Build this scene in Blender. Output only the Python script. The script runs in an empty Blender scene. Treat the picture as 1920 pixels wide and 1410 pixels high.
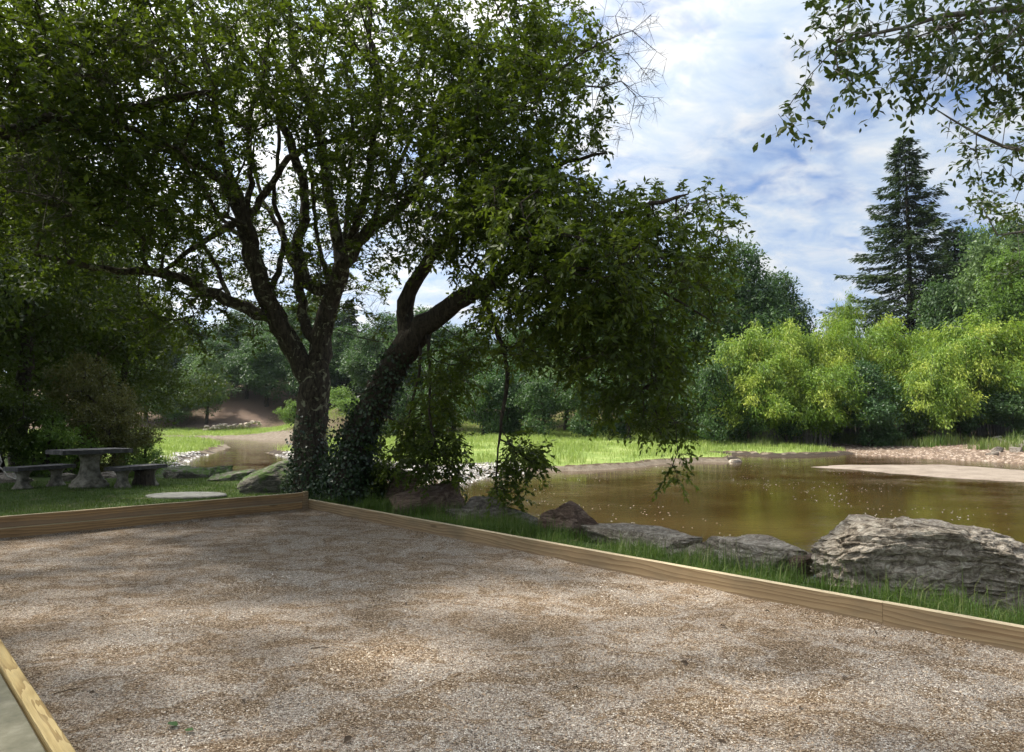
import bpy, bmesh, math, random
import numpy as np
from mathutils import Vector, noise, Matrix

S = bpy.context.scene
col = S.collection

# ------------------------------------------------------------------ camera
W0, H0, F0 = 1920.0, 1410.0, 1300.0
CAMZ = 1.55
PITCH = math.atan((783 - 705) / F0)
cam_d = bpy.data.cameras.new('camera')
cam = bpy.data.objects.new('camera', cam_d)
col.objects.link(cam)
cam.location = (0, 0, CAMZ)
cam.rotation_euler = (math.pi / 2 + PITCH, 0, 0)
cam_d.sensor_width = 36
cam_d.lens = 36 * F0 / W0
cam_d.clip_start = 0.05
cam_d.clip_end = 3000
S.camera = cam

# ------------------------------------------------------------------ world and sun
SUN_DIR = Vector((-0.74, 0.24, 1.10)).normalized()      # towards the sun
EL = math.asin(SUN_DIR.z)
AZ = math.atan2(SUN_DIR.x, SUN_DIR.y)
world = bpy.data.worlds.new('World')
S.world = world
world.use_nodes = True
wt = world.node_tree
wt.nodes.clear()


class NT:
    """small helper for node trees"""
    def __init__(s, t):
        s.t = t

    def n(s, typ, **kw):
        nd = s.t.nodes.new(typ)
        for k, v in kw.items():
            if k.startswith('i_'):
                key = k[2:]
                key = int(key) if key.isdigit() else key.replace('_', ' ')
                nd.inputs[key].default_value = v
            else:
                setattr(nd, k, v)
        return nd

    def l(s, a, b):
        s.t.links.new(a, b)

    def math(s, op, a, b=None, c=None, clamp=False):
        m = s.n('ShaderNodeMath', operation=op)
        m.use_clamp = clamp
        for i, v in enumerate((a, b, c)):
            if v is None:
                continue
            if hasattr(v, 'is_linked') or hasattr(v, 'links'):
                s.l(v, m.inputs[i])
            else:
                m.inputs[i].default_value = v
        return m.outputs[0]

    def noise(s, vec, scale, detail=4, rough=0.55, dist=0.0):
        n = s.n('ShaderNodeTexNoise')
        n.inputs['Scale'].default_value = scale
        n.inputs['Detail'].default_value = detail
        n.inputs['Roughness'].default_value = rough
        n.inputs['Distortion'].default_value = dist
        if vec is not None:
            s.l(vec, n.inputs['Vector'])
        return n

    def mapping(s, vec, loc=(0, 0, 0), rot=(0, 0, 0), sc=(1, 1, 1)):
        m = s.n('ShaderNodeMapping')
        m.inputs['Location'].default_value = loc
        m.inputs['Rotation'].default_value = rot
        m.inputs['Scale'].default_value = sc
        s.l(vec, m.inputs['Vector'])
        return m.outputs[0]

    def ramp(s, fac, stops, interp='LINEAR'):
        r = s.n('ShaderNodeValToRGB')
        r.color_ramp.interpolation = interp
        els = r.color_ramp.elements
        while len(els) < len(stops):
            els.new(0.5)
        for e, (p, c) in zip(els, stops):
            e.position = p
            e.color = (c[0], c[1], c[2], 1) if not isinstance(c, (int, float)) else (c, c, c, 1)
        s.l(fac, r.inputs[0])
        return r.outputs[0]

    def mix(s, fac, a, b, mode='MIX'):
        m = s.n('ShaderNodeMix', data_type='RGBA', blend_type=mode)
        for i, v in ((0, fac), (6, a), (7, b)):
            if isinstance(v, (int, float)):
                m.inputs[i].default_value = v
            elif isinstance(v, tuple):
                m.inputs[i].default_value = (v[0], v[1], v[2], 1)
            else:
                s.l(v, m.inputs[i])
        return m.outputs[2]

    def bump(s, h, strength=0.5, dist=0.02, normal=None):
        b = s.n('ShaderNodeBump')
        b.inputs['Strength'].default_value = strength
        b.inputs['Distance'].default_value = dist
        s.l(h, b.inputs['Height'])
        if normal is not None:
            s.l(normal, b.inputs['Normal'])
        return b.outputs[0]


w = NT(wt)
sky = w.n('ShaderNodeTexSky', sky_type='NISHITA')
sky.sun_disc = False
sky.sun_elevation = EL
sky.sun_rotation = AZ
sky.air_density = 1.0
sky.dust_density = 0.6
sky.ozone_density = 2.0
tc = w.n('ShaderNodeTexCoord')
sep = w.n('ShaderNodeSeparateXYZ')
w.l(tc.outputs['Generated'], sep.inputs[0])
zz = w.math('MAXIMUM', w.math('ADD', sep.outputs[2], 0.34), 0.05)
cx = w.math('DIVIDE', sep.outputs[0], zz)
cy = w.math('DIVIDE', sep.outputs[1], zz)
cmb = w.n('ShaderNodeCombineXYZ')
w.l(cx, cmb.inputs[0]); w.l(cy, cmb.inputs[1])
cv = w.mapping(cmb.outputs[0], loc=(0.6, 0.3, 0), rot=(0, 0, math.radians(-38)), sc=(1.2, 1.65, 1))
n1 = w.noise(cv, 2.3, 9, 0.55, 0.35)
n2 = w.noise(cv, 9.5, 6, 0.52, 0.5)
nn = w.math('ADD', w.math('MULTIPLY', n1.outputs[0], 0.66), w.math('MULTIPLY', n2.outputs[0], 0.34))
cover = w.ramp(nn, [(0.35, 0.12), (0.42, 0.6), (0.47, 0.88), (0.55, 1.0)])
n3 = w.noise(cv, 7.0, 7, 0.6, 0.5)
cloudc = w.ramp(n3.outputs[0], [(0.32, (3.7, 4.9, 7.0)), (0.50, (5.0, 5.9, 7.2)), (0.64, (6.5, 6.9, 7.4))])
skyc = w.mix(1.0, sky.outputs[0], (0.78, 0.95, 1.25), 'MULTIPLY')
bgc = w.mix(cover, skyc, cloudc)
# thin cloud scatters the sunlight forward: the sky grows brighter towards the sun
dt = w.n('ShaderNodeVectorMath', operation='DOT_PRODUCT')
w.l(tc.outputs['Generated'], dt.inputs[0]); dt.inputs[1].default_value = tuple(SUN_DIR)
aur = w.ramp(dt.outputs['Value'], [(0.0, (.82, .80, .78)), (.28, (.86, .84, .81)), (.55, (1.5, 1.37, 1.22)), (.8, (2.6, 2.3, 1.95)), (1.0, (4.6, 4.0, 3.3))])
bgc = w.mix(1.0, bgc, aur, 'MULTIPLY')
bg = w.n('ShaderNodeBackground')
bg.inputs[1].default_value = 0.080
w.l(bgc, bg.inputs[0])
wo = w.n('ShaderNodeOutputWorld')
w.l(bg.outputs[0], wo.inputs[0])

sun_d = bpy.data.lights.new('sun', 'SUN')
sun_d.energy = 4.3
sun_d.angle = math.radians(4.0)
sun_d.color = (1.0, 0.94, 0.84)
sun = bpy.data.objects.new('sun', sun_d)
col.objects.link(sun)
sun.rotation_euler = SUN_DIR.to_track_quat('Z', 'Y').to_euler()

S.view_settings.view_transform = 'Standard'
S.view_settings.look = 'None'
S.view_settings.exposure = 0.95
S.view_settings.gamma = 1
S.render.engine = 'CYCLES'
S.cycles.max_bounces = 8
S.cycles.diffuse_bounces = 4
S.cycles.transmission_bounces = 6
S.cycles.glossy_bounces = 3
S.cycles.sample_clamp_indirect = 6
S.cycles.use_denoising = True


# ------------------------------------------------------------------ helpers
def ray(px, py):
    x = (px - W0 / 2) / F0
    y = -(py - H0 / 2) / F0
    c, s_ = math.cos(PITCH), math.sin(PITCH)
    return np.array([x, c - s_ * y, s_ + c * y])


def at(px, py, z):
    """point of the level z that the photograph shows there"""
    d = ray(px, py)
    t = (z - CAMZ) / d[2]
    return np.array([d[0] * t, d[1] * t, z])


def ad(px, py, Y):
    """point at forward distance Y"""
    d = ray(px, py)
    t = Y / d[1]
    return np.array([d[0] * t, Y, CAMZ + d[2] * t])


def tag(o, label=None, cat=None, group=None, kind=None):
    if label: o['label'] = label
    if cat: o['category'] = cat
    if group: o['group'] = group
    if kind: o['kind'] = kind
    return o


def link(o, parent=None):
    col.objects.link(o)
    if parent is not None:
        o.parent = parent
    return o


def empty(name, loc=(0, 0, 0), rz=0.0):
    o = bpy.data.objects.new(name, None)
    o.empty_display_size = 0.2
    o.location = loc
    o.rotation_euler = (0, 0, rz)
    col.objects.link(o)
    return o


def mesh_np(name, V, faces, mat, parent=None, tint=None, smooth=False, loc=None):
    """V (N,3); faces list of int arrays (M,k); tint (N,) float point attribute.
    Vertices are given in the space of the parent (or world)."""
    if not isinstance(faces, (list, tuple)):
        faces = [faces]
    faces = [np.asarray(f, dtype=np.int32) for f in faces if len(f)]
    me = bpy.data.meshes.new(name)
    V = np.asarray(V, dtype=np.float32)
    me.vertices.add(len(V))
    me.vertices.foreach_set('co', V.ravel())
    nl = sum(f.size for f in faces)
    nf = sum(len(f) for f in faces)
    me.loops.add(nl)
    me.loops.foreach_set('vertex_index', np.concatenate([f.ravel() for f in faces]))
    me.polygons.add(nf)
    tot = np.concatenate([np.full(len(f), f.shape[1], dtype=np.int32) for f in faces])
    st = np.concatenate([[0], np.cumsum(tot)[:-1]]).astype(np.int32)
    me.polygons.foreach_set('loop_start', st)
    me.polygons.foreach_set('loop_total', tot)
    if smooth:
        me.polygons.foreach_set('use_smooth', np.ones(nf, dtype=bool))
    if tint is not None:
        a = me.attributes.new('tint', 'FLOAT', 'POINT')
        a.data.foreach_set('value', np.asarray(tint, dtype=np.float32))
    me.update(calc_edges=True)
    me.validate()
    if mat: me.materials.append(mat)
    o = bpy.data.objects.new(name, me)
    if loc is not None: o.location = loc
    return link(o, parent)


def bm_obj(name, bm, mat, parent=None, smooth=False, loc=None, rz=0):
    me = bpy.data.meshes.new(name)
    bm.to_mesh(me); bm.free()
    if smooth:
        for p in me.polygons: p.use_smooth = True
    if mat: me.materials.append(mat)
    o = bpy.data.objects.new(name, me)
    if loc is not None: o.location = loc
    o.rotation_euler = (0, 0, rz)
    return link(o, parent)


def nrm(a):
    return a / np.maximum(np.linalg.norm(a, axis=-1, keepdims=True), 1e-9)


def rand_dirs(rng, n):
    return nrm(rng.normal(size=(n, 3)))


# ---- leaf templates: columns = along, across, lift
LEAF4 = (np.array([[0, 0, 0], [0.45, 0.5, 0.06], [1, 0, -0.04], [0.45, -0.5, 0.06]]),
         [np.array([[0, 2, 1], [0, 3, 2]])])
LEAF6 = (np.array([[0, 0, 0], [0.25, 0.34, .05], [0.62, 0.5, .08], [1, 0, -0.08], [0.62, -0.5, .08], [0.25, -0.34, .05],
                   [0.62, 0, 0.0]]),
         [np.array([[0, 6, 2, 1], [0, 5, 4, 6]]), np.array([[6, 3, 2], [6, 4, 3]])])


def leaves_geo(P, D, N, L, Wd, tmpl=LEAF4):
    """P start, D direction, N normal-ish, L length, Wd width -> V, faces"""
    D = nrm(D)
    B = nrm(np.cross(N, D))
    N = np.cross(D, B)
    T, F = tmpl
    k = len(T)
    L = np.asarray(L)[:, None, None]; Wd = np.asarray(Wd)[:, None, None]
    V = (P[:, None, :] + D[:, None, :] * T[None, :, 0:1] * L
         + B[:, None, :] * T[None, :, 1:2] * Wd + N[:, None, :] * T[None, :, 2:3] * L)
    n = len(P)
    off = (np.arange(n) * k)[:, None, None]
    faces = [(f[None] + off).reshape(-1, f.shape[1]) for f in F]
    return V.reshape(-1, 3), faces


def tube_geo(pts, rad, sides, rng=None, rough=0.0):
    pts = np.asarray(pts, float); rad = np.asarray(rad, float)
    n = len(pts)
    tan = np.zeros_like(pts)
    tan[1:-1] = pts[2:] - pts[:-2]; tan[0] = pts[1] - pts[0]; tan[-1] = pts[-1] - pts[-2]
    tan = nrm(tan)
    ref = np.array([0, 0, 1.0]) if abs(tan[0][2]) < 0.9 else np.array([1.0, 0, 0])
    u = nrm(np.cross(ref, tan[0])[None])[0]
    V = []
    ang = np.arange(sides) / sides * 2 * math.pi
    for i in range(n):
        t = tan[i]
        u = u - t * np.dot(u, t); u /= max(np.linalg.norm(u), 1e-9)
        v = np.cross(t, u)
        r = rad[i] * (1 + (rng.normal(size=sides) * rough if rough else 0))
        V.append(pts[i] + (np.cos(ang) * r)[:, None] * u + (np.sin(ang) * r)[:, None] * v)
    V = np.concatenate(V)
    i = np.arange(n - 1)[:, None] * sides; j = np.arange(sides)[None]; j2 = (j + 1) % sides
    Fq = np.stack([i + j, i + j2, i + sides + j2, i + sides + j], -1).reshape(-1, 4)
    return V, Fq


class Geo:
    def __init__(s):
        s.V = []; s.F = {}; s.n = 0; s.T = []

    def add(s, V, faces, tint=None):
        if not isinstance(faces, (list, tuple)): faces = [faces]
        for f in faces:
            f = np.asarray(f)
            if len(f): s.F.setdefault(f.shape[1], []).append(f + s.n)
        s.V.append(np.asarray(V, float)); s.n += len(V)
        s.T.append(np.broadcast_to(np.asarray(tint if tint is not None else 0.5, float), (len(V),)))

    def build(s, name, mat, parent=None, smooth=False, loc=None):
        V = np.concatenate(s.V)
        if loc is not None: V = V - np.asarray(loc)
        return mesh_np(name, V, [np.concatenate(v) for v in s.F.values()], mat, parent,
                       np.concatenate(s.T), smooth, loc)


# ------------------------------------------------------------------ materials
def new_mat(name):
    m = bpy.data.materials.new(name)
    m.use_nodes = True
    m.node_tree.nodes.clear()
    t = NT(m.node_tree)
    out = t.n('ShaderNodeOutputMaterial')
    return m, t, out


def pbsdf(t, out, color=None, rough=0.8, normal=None, spec=0.5, connect=True):
    p = t.n('ShaderNodeBsdfPrincipled')
    if color is not None:
        if isinstance(color, tuple): p.inputs['Base Color'].default_value = (*color, 1)
        else: t.l(color, p.inputs['Base Color'])
    if isinstance(rough, (int, float)): p.inputs['Roughness'].default_value = rough
    else: t.l(rough, p.inputs['Roughness'])
    p.inputs['Specular IOR Level'].default_value = spec
    if normal is not None: t.l(normal, p.inputs['Normal'])
    if connect: t.l(p.outputs[0], out.inputs[0])
    return p


def leaf_mat(name, dark, mid, light, transl, tw=0.35, rough=0.5, spec=0.28):
    m, t, out = new_mat(name)
    a = t.n('ShaderNodeAttribute', attribute_name='tint')
    c = t.ramp(a.outputs['Fac'], [(0.0, dark), (0.5, mid), (1.0, light)])
    p = pbsdf(t, out, c, rough, spec=spec, connect=False)
    tr = t.n('ShaderNodeBsdfTranslucent')
    tcol = t.mix(0.55, c, transl)
    t.l(tcol, tr.inputs[0])
    mx = t.n('ShaderNodeMixShader')
    mx.inputs[0].default_value = tw
    t.l(p.outputs[0], mx.inputs[1]); t.l(tr.outputs[0], mx.inputs[2])
    t.l(mx.outputs[0], out.inputs[0])
    return m


M = {}
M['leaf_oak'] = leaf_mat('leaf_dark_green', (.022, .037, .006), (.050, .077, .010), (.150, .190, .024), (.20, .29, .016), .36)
M['leaf_shade'] = leaf_mat('leaf_shaded_green', (.020, .035, .007), (.040, .062, .010), (.10, .125, .018), (.16, .23, .015), .33)  # oak leaf copied darker: shade of the crown undersides put into its colour
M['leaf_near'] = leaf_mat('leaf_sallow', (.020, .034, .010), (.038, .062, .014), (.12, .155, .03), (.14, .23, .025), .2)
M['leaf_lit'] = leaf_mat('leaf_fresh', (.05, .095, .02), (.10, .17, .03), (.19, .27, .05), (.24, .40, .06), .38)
M['leaf_bamboo'] = leaf_mat('leaf_bamboo', (.055, .11, .014), (.15, .25, .030), (.42, .46, .075), (.34, .48, .05), .36)
M['leaf_far'] = leaf_mat('leaf_far', (.022, .050, .018), (.045, .088, .026), (.085, .14, .035), (.11, .21, .045), .30)
M['leaf_far_pale'] = leaf_mat('leaf_far_pale', (.06, .10, .035), (.10, .16, .05), (.16, .22, .07), (.18, .28, .08), .30)
M['leaf_glossy'] = leaf_mat('leaf_glossy', (.02, .050, .016), (.038, .085, .024), (.08, .15, .04), (.10, .22, .04), .22, .45, .4)
M['leaf_ivy'] = leaf_mat('leaf_ivy', (.014, .030, .012), (.025, .050, .018), (.06, .10, .03), (.07, .13, .03), .15, .38, .5)
M['leaf_russet'] = leaf_mat('leaf_russet', (.05, .055, .018), (.085, .09, .025), (.15, .12, .035), (.22, .22, .04), .32)
M['needle'] = leaf_mat('fir_needle', (.012, .025, .008), (.026, .048, .013), (.060, .092, .022), (.08, .14, .025), .18)
M['grass_marsh'] = leaf_mat('grass_marsh', (.12, .18, .035), (.24, .31, .065), (.40, .43, .15), (.30, .42, .08), .35)
M['grass_near'] = leaf_mat('grass_near', (.035, .068, .012), (.075, .135, .022), (.20, .22, .07), (.15, .28, .03), .36)
M['grass_lawn'] = leaf_mat('grass_lawn', (.028, .050, .010), (.055, .092, .016), (.13, .155, .04), (.12, .20, .03), .33)
M['dry_leaf'] = leaf_mat('dry_leaf', (.03, .02, .012), (.06, .038, .02), (.12, .07, .03), (.1, .06, .02), .1)


def bark_mat(name, base, dark, lichen, lich_amt=0.55):
    m, t, out = new_mat(name)
    tc = t.n('ShaderNodeTexCoord').outputs['Object']
    mp = t.mapping(tc, sc=(1, 1, 0.28))
    n = t.noise(mp, 22, 6, 0.65, 0.6)
    c = t.ramp(n.outputs[0], [(0.35, dark), (0.62, base)])
    n2 = t.noise(tc, 6.5, 5, 0.6, 0.8)
    msk = t.ramp(n2.outputs[0], [(lich_amt, 0.0), (lich_amt + .06, 1.0)])
    c = t.mix(msk, c, lichen)
    h = t.math('ADD', n.outputs[0], t.math('MULTIPLY', n2.outputs[0], .4))
    pbsdf(t, out, c, .9, t.bump(h, 1.0, .03), .2)
    return m


M['bark'] = bark_mat('bark_lichen', (.085, .070, .052), (.020, .016, .012), (.24, .24, .155), .56)
M['bark_dark'] = bark_mat('bark_dark', (.07, .055, .042), (.02, .016, .012), (.12, .12, .09), .66)
M['bark_grey'] = bark_mat('bark_grey', (.20, .185, .16), (.07, .06, .05), (.30, .30, .26), .60)


def rock_mat(name, c1, c2, c3, moss, moss_lo=0.62, scale=5.0, squash=(1, 1, 3.2)):
    m, t, out = new_mat(name)
    tc = t.n('ShaderNodeTexCoord').outputs['Object']
    mp = t.mapping(tc, rot=(.25, .15, 0), sc=squash)
    n = t.noise(mp, scale, 10, .70, 1.6)
    c = t.ramp(n.outputs[0], [(0.30, c1), (0.47, c2), (0.66, c3)])
    nf = t.noise(tc, 46, 5, .7)
    c = t.mix(.55, c, t.ramp(nf.outputs[0], [(.3, (.25, .22, .2)), (.7, (.95, .93, .88))]), 'OVERLAY')
    geo = t.n('ShaderNodeNewGeometry')
    s = t.n('ShaderNodeSeparateXYZ'); t.l(geo.outputs['Normal'], s.inputs[0])
    nm = t.noise(tc, 4.5, 6, .7)
    mk = t.math('ADD', nm.outputs[0], t.math('MULTIPLY', s.outputs[2], .10))
    mk = t.ramp(mk, [(moss_lo, 0.0), (moss_lo + .09, 1.0)])
    c = t.mix(mk, c, moss)
    vo = t.n('ShaderNodeTexVoronoi', feature='DISTANCE_TO_EDGE'); t.l(t.mapping(tc, rot=(.25, .15, 0), sc=(1, 1, 2.4)), vo.inputs['Vector'])
    vo.inputs['Scale'].default_value = scale * .8
    cr = t.ramp(vo.outputs[0], [(0.0, 0.0), (0.05, 1.0)])
    h = t.math('ADD', t.math('MULTIPLY', n.outputs[0], 1.4), t.math('MULTIPLY', nf.outputs[0], .35))
    h = t.math('ADD', h, t.math('MULTIPLY', cr, .16))
    pbsdf(t, out, c, .93, t.bump(h, 1.0, .045), .25)
    return m


M['rock_pale'] = rock_mat('rock_pale', (.07, .054, .04), (.27, .23, .18), (.60, .54, .45), (.12, .115, .05), .76, 7.5, (1, 1, 1.35))
M['rock_red'] = rock_mat('rock_red', (.045, .030, .022), (.115, .078, .058), (.22, .165, .13), (.06, .08, .03), .74, 4)
M['rock_grey'] = rock_mat('rock_grey', (.05, .042, .036), (.15, .13, .11), (.33, .30, .26), (.07, .10, .03), .66, 4.5)
M['rock_moss'] = rock_mat('rock_moss', (.03, .028, .024), (.09, .085, .07), (.20, .19, .16), (.06, .10, .022), .54, 4)


def wood_mat(name, c1, c2, c3, stain=(.10, .09, .06), gscale=1.0, bleach=.5):
    m, t, out = new_mat(name)
    tc = t.n('ShaderNodeTexCoord').outputs['Object']
    # growth rings: distance from a wandering pith axis, seen on the cut faces
    nz = t.noise(t.mapping(tc, sc=(.55, 2, 2)), 1.3, 3, .5)
    off = t.n('ShaderNodeVectorMath', operation='MULTIPLY_ADD')
    t.l(nz.outputs['Color'], off.inputs[0]); off.inputs[1].default_value = (.0, .16, .16)
    t.l(tc, off.inputs[2])
    mp = t.mapping(off.outputs[0], loc=(0, -.10, .02), sc=(.02, 1, 1))
    wv = t.n('ShaderNodeTexWave', wave_type='RINGS', rings_direction='X', wave_profile='SAW')
    t.l(mp, wv.inputs['Vector'])
    wv.inputs['Scale'].default_value = 8 * gscale
    wv.inputs['Distortion'].default_value = 4.5
    wv.inputs['Detail'].default_value = 2
    wv.inputs['Detail Scale'].default_value = 2.5
    c = t.ramp(wv.outputs['Fac'], [(0.0, c1), (0.55, c2), (0.95, c3)])
    fib = t.noise(t.mapping(tc, sc=(3, 90, 90)), 3, 4, .6)
    c = t.mix(.30, c, fib.outputs[0], 'OVERLAY')
    ns = t.noise(t.mapping(tc, sc=(1, 3, 3)), 2.1, 5, .6)
    c = t.mix(t.math('MULTIPLY', t.ramp(ns.outputs[0], [(.48, 0), (.72, 1)]), .45), c, stain)
    sz_ = t.n('ShaderNodeSeparateXYZ'); t.l(tc, sz_.inputs[0])
    foot = t.math('ADD', sz_.outputs[2], t.math('MULTIPLY', t.math('SUBTRACT', t.noise(tc, 9, 5, .7).outputs[0], .5), .09))
    c = t.mix(t.math('MULTIPLY', t.ramp(foot, [(.055, 1), (.085, 0)]), .55), c, (.20, .15, .10))     # mud splashed along the foot
    # knots
    vo = t.n('ShaderNodeTexVoronoi', feature='F1')
    t.l(t.mapping(tc, sc=(1.0, 4.2, 4.2)), vo.inputs['Vector']); vo.inputs['Scale'].default_value = 1.15
    vo.inputs['Randomness'].default_value = 1
    kn = t.ramp(vo.outputs['Distance'], [(0.0, 1.0), (0.07, .9), (0.11, 0.0)])
    c = t.mix(t.math('MULTIPLY', kn, .65), c, (.07, .045, .022))
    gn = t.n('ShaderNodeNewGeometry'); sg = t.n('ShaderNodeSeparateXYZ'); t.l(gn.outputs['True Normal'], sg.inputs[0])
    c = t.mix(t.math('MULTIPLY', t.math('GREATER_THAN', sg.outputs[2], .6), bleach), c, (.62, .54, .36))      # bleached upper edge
    h = t.math('ADD', wv.outputs['Fac'], fib.outputs[0])
    pbsdf(t, out, c, .72, t.bump(h, .35, .004), .3)
    return m


M['wood'] = wood_mat('pine_treated', (.29, .215, .12), (.235, .165, .09), (.155, .10, .05))
M['wood_brown'] = wood_mat('pine_brown', (.36, .23, .105), (.28, .17, .075), (.18, .105, .045), (.09, .055, .03))
M['wood_grey'] = wood_mat('pine_grey', (.27, .28, .22), (.24, .25, .20), (.20, .20, .16), (.16, .16, .12))
M['wood_pale'] = wood_mat('pine_pale', (.56, .42, .19), (.46, .33, .135), (.30, .195, .07), (.3, .24, .13), 2.6, .0)

# concrete / reconstituted stone
m, t, out = new_mat('cast_stone')
tc = t.n('ShaderNodeTexCoord').outputs['Object']
n = t.noise(tc, 7, 8, .65)
c = t.ramp(n.outputs[0], [(.32, (.055, .05, .038)), (.46, (.12, .11, .085)), (.54, (.19, .175, .14)), (.68, (.27, .25, .20))])
n2 = t.noise(tc, 60, 3, .6)
pbsdf(t, out, c, .9, t.bump(t.math('ADD', n.outputs[0], n2.outputs[0]), .6, .008), .2)
M['stone_ped'] = m
m, t, out = new_mat('slab_stone')
tc = t.n('ShaderNodeTexCoord').outputs['Object']
n = t.noise(tc, 9, 8, .7)
c = t.ramp(n.outputs[0], [(.32, (.025, .023, .025)), (.52, (.055, .052, .052)), (.70, (.13, .125, .12))])
pbsdf(t, out, c, .8, t.bump(n.outputs[0], .7, .01), .3)
M['stone_top'] = m
m, t, out = new_mat('pale_slab')
tc = t.n('ShaderNodeTexCoord').outputs['Object']
n = t.noise(tc, 6, 8, .7)
c = t.ramp(n.outputs[0], [(.32, (.05, .05, .042)), (.55, (.12, .12, .105)), (.70, (.21, .21, .19))])
pbsdf(t, out, c, .75, t.bump(n.outputs[0], .4, .008), .3)
M['pale_slab'] = m

m, t, out = new_mat('grey_slab')
tc = t.n('ShaderNodeTexCoord').outputs['Object']
n = t.noise(tc, 8, 8, .7)
c = t.ramp(n.outputs[0], [(.32, (.13, .122, .08)), (.55, (.20, .185, .125)), (.70, (.26, .24, .17))])
pbsdf(t, out, c, .85, t.bump(n.outputs[0], .4, .008), .3)
M['grey_slab'] = m

# gravel of the court
m, t, out = new_mat('court_gravel')
tc = t.n('ShaderNodeTexCoord').outputs['Object']
wob = t.noise(tc, 60, 2, .5)
vm = t.n('ShaderNodeVectorMath', operation='MULTIPLY_ADD'); t.l(wob.outputs['Color'], vm.inputs[0])
vm.inputs[1].default_value = (.008, .008, .0); t.l(tc, vm.inputs[2])
v1 = t.n('ShaderNodeTexVoronoi'); t.l(vm.outputs[0], v1.inputs['Vector']); v1.inputs['Scale'].default_value = 112
v1e = t.n('ShaderNodeTexVoronoi', feature='DISTANCE_TO_EDGE'); t.l(vm.outputs[0], v1e.inputs['Vector']); v1e.inputs['Scale'].default_value = 112
sepc = t.n('ShaderNodeSeparateColor'); t.l(v1.outputs['Color'], sepc.inputs[0])
cell_a = t.ramp(sepc.outputs[0], [(0, (.07, .045, .027)), (.22, (.215, .148, .088)), (.5, (.33, .23, .14)), (.75, (.47, .35, .23)), (1, (.80, .66, .49))])
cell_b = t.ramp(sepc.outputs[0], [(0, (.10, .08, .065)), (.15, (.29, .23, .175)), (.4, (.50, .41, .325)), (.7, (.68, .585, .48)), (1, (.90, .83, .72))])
cell_c = t.ramp(sepc.outputs[0], [(0, (.14, .07, .03)), (.3, (.30, .17, .07)), (.6, (.40, .27, .14)), (1, (.66, .52, .33))])
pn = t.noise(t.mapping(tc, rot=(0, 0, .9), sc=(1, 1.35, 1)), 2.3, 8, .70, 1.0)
pm = t.ramp(pn.outputs[0], [(.455, 0), (.505, .6), (.55, 1)])  # pale patches: dry pale gravel, plus soft sun dapples painted into the colour
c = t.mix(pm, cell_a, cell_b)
pn2 = t.noise(t.mapping(tc, loc=(5, 3, 0)), .8, 6, .6, .3)
c = t.mix(t.math('MULTIPLY', t.ramp(pn2.outputs[0], [(.55, 0), (.68, 1)]), .35), c, cell_c)
gap = t.ramp(v1e.outputs[0], [(0.0, .0), (.13, 1.0)])
c = t.mix(t.math('SUBTRACT', 1, gap), c, t.mix(1.0, c, (.22, .18, .15), 'MULTIPLY'))
fin = t.noise(tc, 420, 3, .7)
hh = t.math('ADD', t.math('MULTIPLY', t.math('MINIMUM', v1e.outputs[0], .35), 2.2), t.math('MULTIPLY', sepc.outputs[1], .7))
hh = t.math('ADD', hh, t.math('MULTIPLY', fin.outputs[0], .25))
pbsdf(t, out, c, .95, t.bump(hh, 1.0, .009), .2)
M['gravel'] = m

# loose stones
m, t, out = new_mat('loose_stone')
a = t.n('ShaderNodeAttribute', attribute_name='tint')
c = t.ramp(a.outputs['Fac'], [(0, (.10, .062, .036)), (.2, (.22, .145, .085)), (.45, (.36, .26, .165)), (.7, (.50, .41, .31)), (.9, (.66, .58, .48)), (1, (.84, .78, .69))])
pbsdf(t, out, c, .85, None, .3)
M['pebble'] = m
m, t, out = new_mat('shore_stone')
a = t.n('ShaderNodeAttribute', attribute_name='tint')
c = t.ramp(a.outputs['Fac'], [(0, (.10, .07, .05)), (.4, (.15, .105, .07)), (.7, (.22, .16, .115)), (1, (.34, .28, .22))])
pbsdf(t, out, c, .85, None, .3)
M['shore_stone'] = m
m, t, out = new_mat('grey_stone')
a = t.n('ShaderNodeAttribute', attribute_name='tint')
c = t.ramp(a.outputs['Fac'], [(0, (.07, .065, .06)), (.4, (.17, .16, .145)), (.8, (.36, .34, .31)), (1, (.55, .53, .50))])
pbsdf(t, out, c, .85, None, .3)
M['grey_stone'] = m

# ground sheet: attributes g = grass, s = sand/mud, e = bare earth
m, t, out = new_mat('ground')
tc = t.n('ShaderNodeTexCoord').outputs['Object']
def att(nm):
    return t.n('ShaderNodeAttribute', attribute_name=nm).outputs['Fac']
big = t.noise(tc, .35, 6, .6, .3)
med = t.noise(tc, 3.0, 6, .65)
fine = t.noise(tc, 28, 4, .7)
soil = t.ramp(med.outputs[0], [(.3, (.055, .040, .026)), (.7, (.13, .095, .06))])
grass = t.ramp(t.math('ADD', t.math('MULTIPLY', big.outputs[0], .6), t.math('MULTIPLY', med.outputs[0], .4)),
               [(.35, (.075, .12, .025)), (.5, (.17, .23, .055)), (.64, (.30, .33, .12))])
lawn = t.ramp(t.math('ADD', t.math('MULTIPLY', med.outputs[0], .7), t.math('MULTIPLY', fine.outputs[0], .3)), [(.38, (.028, .048, .012)), (.52, (.050, .080, .018)), (.60, (.095, .085, .045))])
mud = t.ramp(t.math('ADD', t.math('MULTIPLY', fine.outputs[0], .5), t.math('MULTIPLY', med.outputs[0], .5)),
             [(.36, (.09, .07, .05)), (.52, (.16, .13, .095)), (.66, (.25, .215, .17))])
darkm = (.045, .035, .026)
earth = t.ramp(fine.outputs[0], [(.3, (.08, .055, .04)), (.7, (.21, .15, .115))])
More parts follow.
